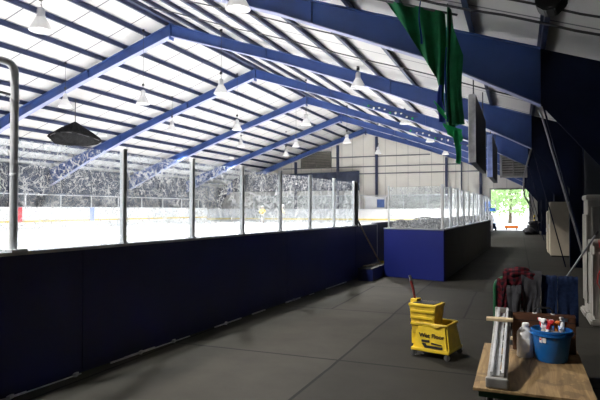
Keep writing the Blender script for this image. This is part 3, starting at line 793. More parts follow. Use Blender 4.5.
# ------------------------------------------------------------------ dark net bundle under the left slope
t = thing('hanging_net', 'dark gathered net hanging like a tent under the left roof', 'net', (-18, 18.3, 4.5))
b = nb(); seg = 48; rings = []
for j, (r_, z_) in enumerate([(.05, 5.44), (.20, 5.36), (.50, 5.18), (.85, 5.0), (1.12, 4.84), (1.22, 4.74), (1.06, 4.60), (.6, 4.48), (.0, 4.45)]):
    row = []
    for k in range(seg):
        a = 2*PI*k/seg; rr = .84*r_*(1+.10*math.sin(a*9)*min(1, j/2.)); zz = z_+.05*math.sin(a*9+1)*min(1, j/3.)-.10*math.cos(a*2)*(r_/1.2)
        row.append(b.verts.new((-18+rr*.9*math.cos(a+.5), 18.3+rr*1.1*math.sin(a+.5), zz)))
    rings.append(row)
for A, B in zip(rings, rings[1:]):
    for k in range(seg): b.faces.new((A[k], A[(k+1) % seg], B[(k+1) % seg], B[k]))
bmesh.ops.remove_doubles(b, verts=b.verts, dist=.001)
obj('net_body', b, M['net'], t, True)
b = nb(); add_tube(b, [(-18, 18.3, 5.42), (-18.01, 18.3, 5.9), (-18, 18.3, roof(-18)+.05)], .02, 8); obj('rope', b, M['wire'], t, True)
b = nb(); add_tube(b, [(-18+.92*math.cos(a), 18.3+1.12*math.sin(a), 4.75-.09*math.cos((a-.5)*2)) for a in [2*PI*k/40 for k in range(41)]], .018, 6, False); obj('border_rope', b, M['wire'], t, True)

# ------------------------------------------------------------------ green banner hanging before the nearest beam
def folded(poly_top, poly_bot, y, amp, waves, nx, nz, thick, seed):
    """cloth between a top polyline and a bottom polyline (x,z pairs by parameter), folded along Y"""
    def ev(P, u):
        s = u*(len(P)-1); i = min(int(s), len(P)-2); f = s-i
        return P[i][0]+(P[i+1][0]-P[i][0])*f, P[i][1]+(P[i+1][1]-P[i][1])*f
    b = nb(); G = []
    for s in (0, 1):
        g = []
        for j in range(nz+1):
            w = j/nz; row = []
            for i in range(nx+1):
                u = i/nx; xt, zt = ev(poly_top, u); xb, zb = ev(poly_bot, u)
                off = amp*math.sin(2*PI*waves*u+seed+w*.8)+amp*.5*noise.noise(Vector((u*6, w*3, seed)))
                row.append(b.verts.new((xt+(xb-xt)*w+.02*math.sin(w*5+seed), y+off+s*thick, zt+(zb-zt)*w)))
            g.append(row)
        G.append(g)
    A, B = G
    for g in G:
        for j in range(nz):
            for i in range(nx): b.faces.new((g[j][i], g[j][i+1], g[j+1][i+1], g[j+1][i]))
    for i in range(nx):
        b.faces.new((A[0][i], A[0][i+1], B[0][i+1], B[0][i])); b.faces.new((A[nz][i], A[nz][i+1], B[nz][i+1], B[nz][i]))
    for j in range(nz):
        b.faces.new((A[j][0], A[j+1][0], B[j+1][0], B[j][0])); b.faces.new((A[j][nx], A[j+1][nx], B[j+1][nx], B[j][nx]))
    return b
GY = 9.0
t = thing('hanging_banner', 'long green and blue cloth banner hanging in folds at upper right', 'banner', (-1.4, GY, 2.8))
def zr(x): return roof(x)+.02
b = folded([(-2.12, zr(-2.12)), (-1.75, zr(-1.75)), (-1.42, zr(-1.42)), (-1.10, zr(-1.10))], [(-1.92, 4.95), (-1.45, 4.15), (-1.22, 3.75), (-1.10, 3.25)], GY, .055, 3.0, 60, 20, .012, .3)
g = obj('wide_fold', b, M['green_cloth'], t, True)
b = folded([(-1.08, 4.93), (-1.05, 4.90), (-1.00, 4.80)], [(-1.08, 2.98), (-.98, 2.92), (-.80, 2.98)], GY-.05, .05, 1.5, 30, 20, .012, 1.2)
obj('pointed_fold', b, M['green_cloth'], t, True)
b = folded([(-1.0, 4.60), (-.82, 4.05)], [(-1.0, 2.95), (-.80, 2.95)], GY-.10, .02, 1.0, 16, 16, .012, 2.2)
obj('outer_fold', b, M['green_cloth'], t, True)
for xs, zt, zb, w_, nm in (((-1.47), 5.0, 4.30, .035, 'a'), (-1.15, 3.6, 3.0, .11, 'c'), (-1.06, 4.2, 3.0, .04, 'd')):
    b = folded([(xs-w_*.3, zt), (xs+w_*.2, zt)], [(xs-w_*.5, zb), (xs+w_*.5, zb)], GY-.11, .008, 1., 8, 10, .01, 3.)
    o = obj('blue_stripe', b, M['blue_cloth'], t, True); o['label'] = 'blue stripe'
for P, Q in (([(-1.24, 3.36), (-1.07, 3.16)], [(-1.22, 3.20), (-1.07, 3.03)]), ([(-1.10, 2.98), (-.80, 2.86)], [(-1.06, 2.80), (-.84, 2.66)]), ([(-.94, 2.86), (-.83, 2.84)], [(-.93, 2.34), (-.86, 2.32)])):
    b = folded(P, Q, GY-.125, .012, 1., 10, 8, .01, 4.); o = obj('hem_tail', b, M['green_bright'], t, True); o['label'] = 'bright green hem'
b = nb(); add_tube(b, [(-2.3, GY, zr(-2.3)-.0), (-.9, GY, zr(-.9)-.0)], .02, 8); obj('hanging_rail', b, M['wire'], t)

# ------------------------------------------------------------------ hanging sign boards above the box side
def sign(x, y0, y1, z0, z1, w, edge, label):
    t = thing('hanging_sign_board', label, 'sign board', (x, y0, z0))
    b = nb(); add_box(b, (x, (y0+y1)/2, (z0+z1)/2), (w, y1-y0, z1-z0), None, .004); obj('panel', b, M['sign_face'], t)
    b = nb(); add_prism(b, [(x+w/2, y0-.002, z0), (x+w/2, y0-.02, z0), (x-w/2-.03, y0+.10, z0), (x-w/2-.002, y0+.11, z0), (x-w/2-.002, y0-.002, z0)], (0, 0, z1-z0)); o = obj('edge_strip', b, edge, t); o['label'] = 'pale edge strip'
    for yy in (y0+.3, y1-.3):
        b = nb(); add_tube(b, [(x, yy, z1-.01), (x, yy, roof(x)+.1)], .014, 8); obj('hanger_rod', b, M['wire'], t)
sign(-.90, 12.0, 15.9, 2.60, 4.05, .13, M['sign_edge'], 'long dark sign board seen edge on with a pale grey edge')
sign(-.84, 18.3, 22.6, 2.64, 4.0, .14, M['sign_edge_blue'], 'dark sign board further back with a pale blue edge')
# grey cord drooping beside the second column
b = nb(); add_tube(b, [(.33, 16.5, 3.3), (.28, 16.45, 3.1), (.20, 16.4, 2.8), (.13, 16.4, 2.5), (.12, 16.4, 2.2), (.16, 16.4, 1.95), (.3, 16.45, 1.7)], .022, 8)
tag(obj('hanging_hose', b, M['pipe_pale'], None, True), 'pale grey hose drooping beside the column of the second frame', 'hose')
# pale conduit down the edge of the nearest column
b = nb(); add_tube(b, [(.31, 9.70, 3.22), (.36, 9.69, 3.12), (1.16, 9.69, .02)], .014, 10)
tag(obj('column_conduit', b, M['pipe_pale'], None, True), 'pale straight conduit slanting down the edge of the nearest column', 'conduit')

# ------------------------------------------------------------------ loudspeaker
t = thing('loudspeaker', 'black loudspeaker hung from the roof at the top right edge', 'speaker', (.345, 6.5, 3.80), -.15)
b = nb(); add_prism(b, [(-.15, -.14, .02), (-.06, -.14, -.05), (.04, -.14, -.05), (.15, -.14, .05), (.17, -.14, .45), (-.16, -.14, .45)], (0, .28, 0))
bmesh.ops.bevel(b, geom=list(b.edges), offset=.012, segments=2, affect='EDGES'); obj('cabinet', b, M['black'], t, False, True)
b = nb(); add_box(b, (0, -.145, .25), (.25, .012, .34), None, .004); obj('grille', b, M['rubber'], t, False, True)
b = nb(); add_tube(b, [(.15, 0, .06), (.20, 0, .10), (.20, 0, .36), (.16, 0, .40)], .012, 8); obj('handle', b, M['wire'], t, False, True)
b = nb(); add_box(b, (0, 0, .49), (.08, .05, .14)); obj('bracket', b, M['wire'], t, False, True)

# ------------------------------------------------------------------ cabinets on the right
def resin_cabinet(x0, y0, y1, h, label, panels):
    w = XW-.08-x0
    t = thing('storage_cabinet', label, 'cabinet', (x0+w/2, (y0+y1)/2, 0))
    cx, cy = x0+w/2, (y0+y1)/2
    b = nb(); add_box(b, (cx, cy, h/2), (w-.05, y1-y0-.05, h-.06), None, .015); obj('body', b, M['grey_cabinet'], t)
    b = nb(); add_box(b, (cx, cy, h-.04), (w, y1-y0, .08), None, .03); obj('lid', b, M['grey_cabinet'], t, True)
    b = nb()
    for s0, s1 in ((0, .06),):
        add_prism(b, [(x0-.03, y0-.03, 0), (XW-.06, y0-.03, 0), (XW-.06, y1+.03, 0), (x0-.03, y1+.03, 0)], (0, 0, .09))
    bmesh.ops.bevel(b, geom=list(b.edges), offset=.02, segments=2, affect='EDGES'); obj('foot_skirt', b, M['grey_cabinet'], t, True)
    n = panels
    for i in range(n):
        zz0 = .14+(h-.28)*i/n; zz1 = .14+(h-.28)*(i+1)/n-.03
        b = nb(); add_box(b, (cx, y0+.02, (zz0+zz1)/2), (w-.16, .02, zz1-zz0), None, .008); d_ = obj('door_panel', b, M['grey_cabinet_dark'] if i == n-1 else M['grey_cabinet'], t)
        b = nb(); add_box(b, (cx+.1, y0+.0, (zz0+zz1)/2), (.03, .03, .12), None, .008); obj('handle', b, M['grey_plastic'], d_)
    b = nb()
    for i in range(3): add_box(b, (x0+.016, y0+(y1-y0)*(i+.5)/3, h*.48), (.022, (y1-y0)/3-.05, h*.72), None, .006)
    obj('side_rib', b, M['grey_cabinet'], t)
    return t
resin_cabinet(.92, 9.04, 9.60, 1.82, 'tall pale grey resin cabinet at the right edge behind the lower one', 3)
resin_cabinet(.93, 8.42, 8.96, 1.17, 'low pale grey resin cabinet at the right edge with a red cord', 2)
b = nb(); add_tube(b, [(1.02, 8.50, 1.175), (1.01, 8.405, 1.16), (1.04, 8.40, 1.0), (1.06, 8.395, .85), (1.0, 8.395, .72), (.985, 8.395, .60), (1.03, 8.395, .5), (1.12, 8.395, .52), (1.2, 8.395, .62)], .007, 8)
tag(obj('red_cord', b, M['red'], None, True), 'thin red cord looping down the front of the low grey cabinet', 'cord')
def tan_cabinet(y0, y1, h, x0, label):
    t = thing('metal_cabinet', label, 'cabinet', ((x0+1.6)/2, (y0+y1)/2, 0), 0, 'tan cabinets along the right wall')
    w = 1.61-x0; cx = x0+w/2; cy = (y0+y1)/2
    b = nb(); add_box(b, (cx, cy, h/2+.02), (w, y1-y0, h-.04), None, .01); obj('body', b, M['tan_metal'], t)
    b = nb(); add_box(b, (cx, cy, .03), (w-.04, y1-y0-.04, .06)); obj('plinth', b, M['black'], t)
    for s in (-1, 1):
        b = nb(); add_box(b, (x0-.008, cy+s*(y1-y0)/4, h/2+.04), (.016, (y1-y0)/2-.02, h-.16), None, .004); d_ = obj('door', b, M['tan_metal'], t)
        b = nb(); add_box(b, (x0-.03, cy+s*.05, h*.55), (.03, .02, .14), None, .004); obj('handle', b, M['lamp_metal'], d_)
tan_cabinet(20.3, 21.2, 1.86, .99, 'tan metal cabinet standing against the right wall, the front one')
tan_cabinet(21.5, 22.4, 1.55, .97, 'tan metal cabinet standing just behind the front tan one')

# ------------------------------------------------------------------ mop bucket
t = thing('mop_bucket', 'yellow wheeled mop bucket with a wringer standing on the dark floor', 'mop bucket', (-.855, 6.14, 0), math.radians(-14))
def frustum(b, x0, x1, y0, y1, z0, z1, i0, i1, wall=.0, jx=0, jy=0):
    """tapered open-top tub: bottom rect inset by i0"""
    lo = [(x0+i0, y0+i0*.5, z0), (x1-i0, y0+i0*.5, z0), (x1-i0, y1-i0*.5, z0), (x0+i0, y1-i0*.5, z0)]
    hi = [(x0+i1, y0+i1, z1), (x1-i1, y0+i1, z1), (x1-i1, y1-i1, z1), (x0+i1, y1-i1, z1)]
    V = [b.verts.new(p) for p in lo]; W = [b.verts.new(p) for p in hi]
    inn = [b.verts.new((p[0]+(wall if p[0] < (x0+x1)/2 else -wall), p[1]+(wall if p[1] < (y0+y1)/2 else -wall), z1)) for p in hi]
    bot = [b.verts.new((p[0]+(wall if p[0] < (x0+x1)/2 else -wall), p[1]+(wall if p[1] < (y0+y1)/2 else -wall), z0+wall)) for p in lo]
    b.faces.new(V[::-1]); b.faces.new(bot)
    for i in range(4):
        k = (i+1) % 4
        b.faces.new((V[i], V[k], W[k], W[i])); b.faces.new((W[i], W[k], inn[k], inn[i])); b.faces.new((inn[i], inn[k], bot[k], bot[i]))
# tub: flares wide at the bottom like the photo (trapezoid front)
b = nb(); frustum(b, -.205, .215, -.19, .21, .075, .36, -.0, .045, .014)
bmesh.ops.bevel(b, geom=[e for e in b.edges if abs((e.verts[0].co-e.verts[1].co).z) > .1], offset=.02, segments=2, affect='EDGES')
obj('tub', b, M['yellow'], t, False, True)
b = nb()
for a_, c_ in (((-.165, -.150), (.175, -.150)), ((-.165, .17), (.175, .17)), ((-.165, -.150), (-.165, .17)), ((.175, -.150), (.175, .17))):
    add_tube(b, [(*a_, .356), (*c_, .356)], .014, 8)
obj('rim', b, M['yellow'], t, True, True)
b = nb(); add_box(b, (.005, -.0, .085), (.43, .42, .035), None, .012); obj('base_skirt', b, M['yellow'], t, False, True)
b = nb(); add_prism(b, [(.0, -.170, .355), (.12, -.170, .355), (.07, -.176, .328), (.05, -.176, .328)], (0, .012, 0)); obj('spout', b, M['yellow_dirty'], t, False, True)
# wringer hooked on the left/back
wr = thing('wringer', None, None); wr.parent = t; wr.name = 'wringer'
wr.location = (-.10, -.02, .295)
b = nb(); frustum(b, -.15, .15, -.13, .13, -.06, .26, .03, .0, .012); obj('wringer_basket', b, M['yellow_dirty'], wr, False, True)
b = nb(); 
for z_ in (.05, .12, .19): add_box(b, (0, -.13+.012*(.26-z_)/.3-.006, z_), (.27, .018, .026), None, .004)
obj('wringer_bar', b, M['yellow'], wr, False, True)
b = nb(); add_box(b, (0, -.0, .255), (.32, .28, .03), None, .01)
obj('wringer_rim', b, M['yellow'], wr, False, True)
b = nb(); add_box(b, (0, -.0, .272), (.25, .20, .006)); obj('wringer_opening_shade', b, M['rubber'], wr, False, True)  # dark sheet stands for the shade inside the open top
b = nb(); add_box(b, (-.14, .02, .28), (.08, .12, .05), None, .012); obj('gear_housing', b, M['yellow'], wr, False, True)
b = nb(); add_tube(b, [(-.15, .02, .29), (-.165, .01, .40), (-.19, .0, .50)], [.013, .014, .016], 10); obj('lever', b, M['red_handle'], wr, True, True)
b = nb(); add_tube(b, [(-.19, .0, .50), (-.203, -.004, .56)], [.017, .015], 10); obj('lever_grip', b, M['grey_plastic'], wr, True, True)
# two legs of the wringer hanging down the side
b = nb(); add_box(b, (-.10, -.02, -.10), (.08, .16, .16), None, .01); obj('hanger', b, M['yellow'], wr, False, True)
for x_, y_ in ((-.19, -.18), (.19, -.18), (.19, .2), (-.19, .2)):
    c_ = thing('caster', None, None); c_.parent = t; c_.location = (x_, y_, 0)
    b = nb(); r_ = bmesh.ops.create_cone(b, cap_ends=True, segments=20, radius1=.032, radius2=.032, depth=.024)
    bmesh.ops.transform(b, matrix=Matrix.Translation((0, 0, .032)) @ Matrix.Rotation(PI/2, 4, 'X') , verts=b.verts); obj('wheel', b, M['grey_plastic'], c_, True, True)
    b = nb(); add_box(b, (0, -.02, .045), (.022, .006, .05)); add_box(b, (0, .02, .045), (.022, .006, .05)); add_box(b, (0, 0, .072), (.03, .046, .012)); obj('fork', b, M['grey_plastic'], c_, False, True)
def text_mesh(body, size, mat, name, parent, mtx, bold=.0, ext=.0015):
    cu = bpy.data.curves.new(name, 'FONT'); cu.body = body; cu.size = size; cu.align_x = 'CENTER'; cu.align_y = 'CENTER'; cu.extrude = ext; cu.offset = bold
    tmp = bpy.data.objects.new(name, cu); COL.objects.link(tmp)
    dg = bpy.context.evaluated_depsgraph_get(); me = bpy.data.meshes.new_from_object(tmp.evaluated_get(dg))
    bpy.data.objects.remove(tmp); me.transform(mtx); me.materials.clear(); me.materials.append(mat)
    o = bpy.data.objects.new(name, me); COL.objects.link(o); o.parent = parent; return o
tilt = math.atan2(.045, .285)
TM = Matrix.Translation((.015, -.1725, .235)) @ Matrix.Rotation(PI/2-tilt, 4, 'X')
text_mesh('Wet Floor', .066, M['black'], 'lettering', t, TM, .0006)
# fallen-figure pictogram and lines under the words
b = nb()
def flat(pts, z=.0015): add_prism(b, [(x, y, 0) for x, y in pts], (0, 0, z))
flat([(-.11, -.045), (-.02, -.045), (-.02, -.07), (-.11, -.07)]); flat([(-.11, -.08), (-.06, -.08), (-.05, -.10), (.13, -.10), (.13, -.128), (-.07, -.128)])
flat([(.0, -.066), (.12, -.078), (.12, -.09), (.0, -.085)])
for v in b.verts: v.co = TM @ v.co
obj('pictogram', b, M['black'], t, False, True)

# ------------------------------------------------------------------ platform cart
CX, CYN, CYF, DZ = .09, 4.43, 5.96, .22
t = thing('platform_cart', 'platform cart with a worn plywood deck and green handle at lower right', 'cart', (CX, (CYN+CYF)/2, 0))
b = nb(); add_box(b, (CX, (CYN+CYF)/2, DZ-.011), (.86, CYF-CYN, .022), None, .003); obj('deck', b, M['plywood'], t)
b = nb(); add_box(b, (CX, CYN+.06, DZ-.048), (.78, .07, .05)); add_box(b, (CX, CYF-.06, DZ-.048), (.78, .07, .05))
for s in (-1, 1): add_box(b, (CX+s*.36, (CYN+CYF)/2, DZ-.048), (.06, CYF-CYN-.2, .05))
obj('under_frame', b, M['green_steel'], t)
for x_, y_ in ((-.22, 4.56), (.40, 4.56), (-.22, 5.83), (.40, 5.83)):
    b = nb(); bmesh.ops.create_cone(b, cap_ends=True, segments=24, radius1=.062, radius2=.062, depth=.036)
    bmesh.ops.bevel(b, geom=[e for e in b.edges], offset=.006, segments=1, affect='EDGES')
    bmesh.ops.transform(b, matrix=Matrix.Translation((x_, y_, .062)) @ Matrix.Rotation(PI/2, 4, 'Y'), verts=b.verts)
    w_ = obj('wheel', b, M['rubber'], t, True)
    b = nb(); add_box(b, (x_-.028, y_, .10), (.006, .03, .10)); add_box(b, (x_+.028, y_, .10), (.006, .03, .10)); add_box(b, (x_, y_, .150), (.07, .07, .008)); obj('fork', b, M['lamp_metal'], w_)
hx0, hx1, hy, hz = -.235, .535-.06, 5.97, .90
b = nb()
pts = [(hx0, hy, .17), (hx0, hy, hz-.10)]+[(hx0+.10*(1-math.cos(a)), hy, hz-.10+.10*math.sin(a)) for a in [PI/2*k/6 for k in range(1, 7)]]
pts += [(hx1-.10+.10*math.sin(a), hy, hz-.10+.10*math.cos(a)) for a in [PI/2*k/6 for k in range(0, 6)]]+[(hx1, hy, hz-.10), (hx1, hy, .17)]
add_tube(b, pts, .018, 12); obj('push_handle', b, M['green_steel'], t, True)
b = nb(); add_tube(b, [(hx0, hy, .55), (hx1, hy, .55)], .012, 10); obj('cross_bar', b, M['green_steel'], t, True)

# clothes draped over the handle
def drape(name, mat, x0, x1, bar_y, bar_z, front, back, seed, label, cat, amp=.018, waves=3, taper=0., bulge=.012, x_off=0., hem=.03):
    b = nb(); nx, nv = 34, 40; uvl = b.loops.layers.uv.new('UVMap'); R = .026+bulge
    arc = PI*R; total = front+arc+back
    G = []
    for side in (0, 1):
        g = []
        for j in range(nv+1):
            row = []
            for i in range(nx+1):
                u = i/nx
                fr = front*(1+hem*math.sin(u*7+seed)+hem*1.5*noise.noise(Vector((u*3, seed, 2)))); bk = back
                s = (fr+arc+bk)*j/nv
                rr = R+side*.012
                if s < fr: h = fr-s; y, z = -rr, -h; k = h/front
                elif s < fr+arc: a = (s-fr)/arc*PI; y, z = -rr*math.cos(a), rr*math.sin(a); k = 0
                else: h = s-fr-arc; y, z = rr, -h; k = h/max(back, .01)
                f = amp*math.sin(u*waves*2*PI+seed+1.5*k)*(.25+k)+amp*1.3*noise.noise(Vector((u*3+seed, s*5, seed)))
                sg = -1 if y < 0 else 1
                xx = x0+(x1-x0)*u; xx += (xx-(x0+x1)/2)*(-taper)*k+x_off*k*(s < fr)
                row.append((b.verts.new((xx+.01*noise.noise(Vector((u*4, s*7, seed+3))), bar_y+y+sg*abs(f)*(1 if k > .02 else .4), bar_z+z+.012*noise.noise(Vector((u*6, s*4, seed))))), u*(x1-x0), s))
            g.append(row)
        G.append(g)
    def face(q):
        f = b.faces.new([v[0] for v in q])
        for l, v in zip(f.loops, q): l[uvl].uv = (v[1], v[2])
    for g in G:
        for j in range(nv):
            for i in range(nx): face((g[j][i], g[j][i+1], g[j+1][i+1], g[j+1][i]))
    A, B = G
    for i in range(nx):
        face((A[0][i], A[0][i+1], B[0][i+1], B[0][i])); face((A[nv][i], A[nv][i+1], B[nv][i+1], B[nv][i]))
    for j in range(nv):
        face((A[j][0], A[j+1][0], B[j+1][0], B[j][0])); face((A[j][nx], A[j+1][nx], B[j+1][nx], B[j][nx]))
    return b
t = thing('plaid_shirt', 'red and black plaid shirt bunched over the left of the cart handle', 'shirt', (-.08, hy, .5))
obj('shirt_body', drape('s', M['plaid'], -.16, .13, hy, hz+.01, .30, .34, 1., '', '', .030, 2.5, -.05, .022), M['plaid'], t, True)
obj('sleeve', drape('s', M['plaid'], -.215, -.12, hy-.05, hz-.06, .42, .05, 4., '', '', .02, 1., .25, .02), M['plaid'], t, True)
b = nb(); lump(b, (-.01, hy-.005, hz+.055), (.13, .075, .06), 3., 4, .35); lump(b, (.08, hy-.03, hz+.02), (.10, .07, .06), 5., 4, .3)
bu = b.loops.layers.uv.new('UVMap')
for f in b.faces:
    for l in f.loops: l[bu].uv = (l.vert.co.x, l.vert.co.y+l.vert.co.z)
obj('collar_bunch', b, M['plaid'], t, True)
t = thing('grey_sweatshirt', 'charcoal grey sweatshirt hanging over the cart handle beside the plaid shirt', 'sweatshirt', (.06, hy, .45))
obj('body', drape('s', M['grey_cloth'], .02, .20, hy-.01, hz-.005, .38, .3, 2.4, '', '', .022, 1.8, .2, .05), M['grey_cloth'], t, True)
obj('sleeve', drape('s', M['grey_cloth'], -.12, .02, hy-.09, hz-.12, .36, .02, 6.4, '', '', .020, 1., .35, .02), M['grey_cloth'], t, True)
t = thing('blue_trousers', 'dark blue trousers draped over the right of the cart handle', 'trousers', (.38, hy, .5))
obj('leg', drape('s', M['denim'], .205, .345, hy, hz-.012, .33, .33, 3.1, '', '', .010, 1., .02, .02), M['denim'], t, True)
obj('leg', drape('s', M['denim'], .352, .53, hy, hz-.015, .40, .33, 7.7, '', '', .010, 1., .02, .02), M['denim'], t, True)

# brown case, jug, pail
t = thing('brown_case', 'flat brown carrying case standing across the back of the cart deck', 'case', (.20, 5.80, DZ))
b = nb(); add_box(b, (.215, 5.80, DZ+.185), (.56, .10, .36), None, .012); obj('shell', b, M['brown_case'], t, False)
b = nb(); add_box(b, (.215, 5.80, DZ+.30), (.564, .104, .008)); obj('seam', b, M['black'], t)
b = nb(); add_tube(b, [(.135, 5.80, DZ+.36), (.135, 5.80, DZ+.40), (.16, 5.80, DZ+.425), (.27, 5.80, DZ+.425), (.295, 5.80, DZ+.40), (.295, 5.80, DZ+.36)], .010, 8); obj('handle', b, M['black'], t, True)
for x_ in (.135, .295):
    b = nb(); add_box(b, (x_, 5.80, DZ+.365), (.035, .04, .014), None, .003); obj('handle_bracket', b, M['lamp_metal'], t)
t = thing('white_jug', 'white plastic jug with a screw cap on the cart deck', 'jug', (.045, 5.53, DZ))
b = nb(); prof = [(0, 0), (.062, 0), (.070, .01), (.071, .12), (.071, .205), (.066, .235), (.048, .262), (.030, .278), (.026, .285), (.026, .30), (0, .30)]
add_lathe(b, prof, (.045, 5.53, DZ), 28, 1.02, .80); obj('body', b, M['jug_white'], t, True)
b = nb(); add_lathe(b, [(0, .318), (.026, .318), (.030, .314), (.030, .292), (.028, .290)], (.052, 5.53, DZ), 20); obj('cap', b, M['white'], t, True)
b = nb(); add_tube(b, [(.045, 5.478, DZ+.20), (.045, 5.470, DZ+.21)], .001, 4)
b.free()
b = nb(); add_box(b, (.05, 5.474, DZ+.115), (.075, .004, .12), None, .001); o = obj('label_patch', b, M['white'], t); o['label'] = 'plain white label'

t = thing('blue_pail', 'bright blue pail full of spray bottles on the cart deck', 'pail', (.27, 5.50, DZ))
b = nb(); pc = (.27, 5.50, DZ)
add_lathe(b, [(0, 0), (.128, 0), (.134, .008), (.168, .262), (.176, .268), (.178, .285), (.170, .288), (.164, .280), (.130, .018), (0, .014)], pc, 40); obj('bucket', b, M['pail_blue'], t, True)
b = nb(); add_lathe(b, [(.168, .255), (.184, .258), (.184, .240), (.166, .236)], pc, 40); obj('rim_band', b, M['pail_blue'], t, True)
b = nb(); add_tube(b, [(.27+.186*math.cos(a), 5.50-.05*math.sin(a), DZ+.262-.10*math.sin(a)*.0+.012*math.sin(a)) for a in [PI*k/16 for k in range(17)]][0:1]+[(.27+.188*math.cos(a), 5.50+.188*math.sin(a), DZ+.25) for a in [PI*k/16 for k in range(0, 17)]], .005, 6); obj('bail_handle', b, M['lamp_metal'], t, True)
def on_pail(ang, z, dx, dz):
    r_ = .134+(.168-.134)*(z/.262)+.0035
    return Vector((pc[0]+r_*math.cos(ang+dx/r_), pc[1]+r_*math.sin(ang+dx/r_), pc[2]+z+dz))
A0 = -PI/2-.50
b = nb()
for dx, w_, h_ in ((-.02, .022, .035), (.012, .030, .030)):
    q = [on_pail(A0, .20, dx-w_/2, -h_/2), on_pail(A0, .20, dx+w_/2, -h_/2-.004), on_pail(A0, .215, dx+w_/2, h_/2), on_pail(A0, .215, dx-w_/2, h_/2)]
    c_ = Vector((pc[0], pc[1], 0)); nrm3 = (q[0]-Vector((pc[0], pc[1], q[0].z))).normalized()
    add_prism(b, q, nrm3*.002)
o = obj('sticker', b, M['white'], t); o['label'] = 'small white printed mark'
b = nb(); q = [on_pail(A0, .20, -.028, .004), on_pail(A0, .20, -.012, .004), on_pail(A0, .20, -.012, .016), on_pail(A0, .20, -.028, .016)]
add_prism(b, q, (q[0]-Vector((pc[0], pc[1], q[0].z))).normalized()*.004); obj('sticker_accent', b, M['red'], t)
def spray(x, y, lean, rz, bmat, hmat, tmat, label, h=.20):
    t = thing('spray_bottle', label, 'spray bottle', (x, y, DZ+.045), rz, 'spray bottles in the blue pail')
    t.rotation_euler = (lean[0], lean[1], rz)
    b = nb(); add_lathe(b, [(0, 0), (.036, 0), (.040, .006), (.040, h*.55), (.034, h*.72), (.016, h*.86), (.014, h), (0, h)], seg=18); obj('body', b, bmat, t, True, True)
    b = nb(); add_lathe(b, [(0, h+.02), (.017, h+.02), (.019, h), (.019, h-.02), (.017, h-.022)], seg=16); obj('collar', b, hmat, t, True, True)
    b = nb(); add_box(b, (.012, 0, h+.045), (.085, .024, .03), None, .008); add_box(b, (-.02, 0, h+.06), (.04, .026, .022), None, .008); add_box(b, (0, 0, h+.025), (.024, .022, .03)); obj('spray_head', b, hmat, t, False, True)
    b = nb(); add_box(b, (.060, 0, h+.046), (.016, .018, .018), None, .003); obj('nozzle', b, tmat, t, False, True)
    b = nb(); add_prism(b, [(.030, -.007, h+.03), (.044, -.007, h+.03), (.036, -.007, h-.02), (.026, -.007, h-.025)], (0, .014, 0)); obj('trigger', b, tmat, t, False, True)
spray(.195, 5.47, (.12, -.16), 2.6, M['white'], M['red'], M['white'], 'spray bottle with a red head at the left of the blue pail', 0.265)
spray(.215, 5.56, (-.15, -.12), 2.2, M['clear_liquid'], M['white'], M['red'], 'spray bottle with white head and red trigger at the back left of the pail', 0.270)
spray(.265, 5.46, (.16, .02), -2.9, M['clear_liquid'], M['white'], M['white'], 'spray bottle with an all white head in the middle of the blue pail', 0.255)
spray(.325, 5.47, (.12, .10), 2.9, M['white'], M['orange'], M['white'], 'spray bottle with an orange head right of the middle in the pail', 0.245)
spray(.350, 5.55, (-.08, .16), .7, M['white'], M['white'], M['orange'], 'spray bottle with white head and orange trigger at the right of the pail', 0.270)
t = thing('cleaning_rag', 'pale crumpled rag tucked among the spray bottles in the pail', 'rag', (.27, 5.50, DZ+.2))
b = nb(); lump(b, (.275, 5.525, DZ+.215), (.09, .07, .045), 9., 4, .5); obj('cloth', b, M['clear_liquid'], t, True)

# folded aluminium step ladder lying up against the handle
t = thing('folded_ladder', 'folded aluminium step ladder lying on the left of the cart deck', 'ladder', (-.17, 4.56, DZ))
pA, pB = Vector((-.165, 4.45, DZ+.05)), Vector((-.150, 5.86, .57))
ax = (pB-pA); Ll = ax.length; az = ax.normalized(); axx = Vector((1, 0, 0)); ayy = az.cross(axx).normalized()
LM = Matrix.Translation(pA) @ Matrix((axx, ayy, az)).transposed().to_4x4()
def lad(b): 
    bmesh.ops.transform(b, matrix=LM, verts=b.verts); return b
for s in (-1, 1):
    b = nb(); add_box(b, (s*.060, 0, Ll/2), (.028, .055, Ll), None, .004); obj('rail', lad(b), M['ladder_alu'], t)
for s in (-1, 1):
    b = nb(); add_box(b, (s*.040, -.055, Ll/2-.02), (.022, .035, Ll-.10), None, .004); obj('rear_rail', lad(b), M['alu'], t)
for k in range(5):
    b = nb(); add_box(b, (0, .005, .16+k*.27), (.096, .06, .022), None, .003); obj('tread', lad(b), M['alu'], t)
b = nb(); add_box(b, (-.018, -.036, Ll*.47), (.070, .006, Ll*.88)); obj('channel_web', lad(b), M['alu'], t)
b = nb(); add_box(b, (-.02, -.088, Ll*.715), (.235, .03, .045), None, .005); o = obj('wooden_batten', lad(b), M['wood_pale'], t); o['label'] = 'pale wooden batten tied across'
b = nb(); add_box(b, (0, 0, .0), (.165, .085, .035), None, .014); o = obj('end_foot', lad(b), M['ladder_alu'], t); o['label'] = 'pale end foot'
b = nb(); add_box(b, (0, 0, Ll), (.16, .09, .03), None, .01); obj('top_cap', lad(b), M['ladder_alu'], t)

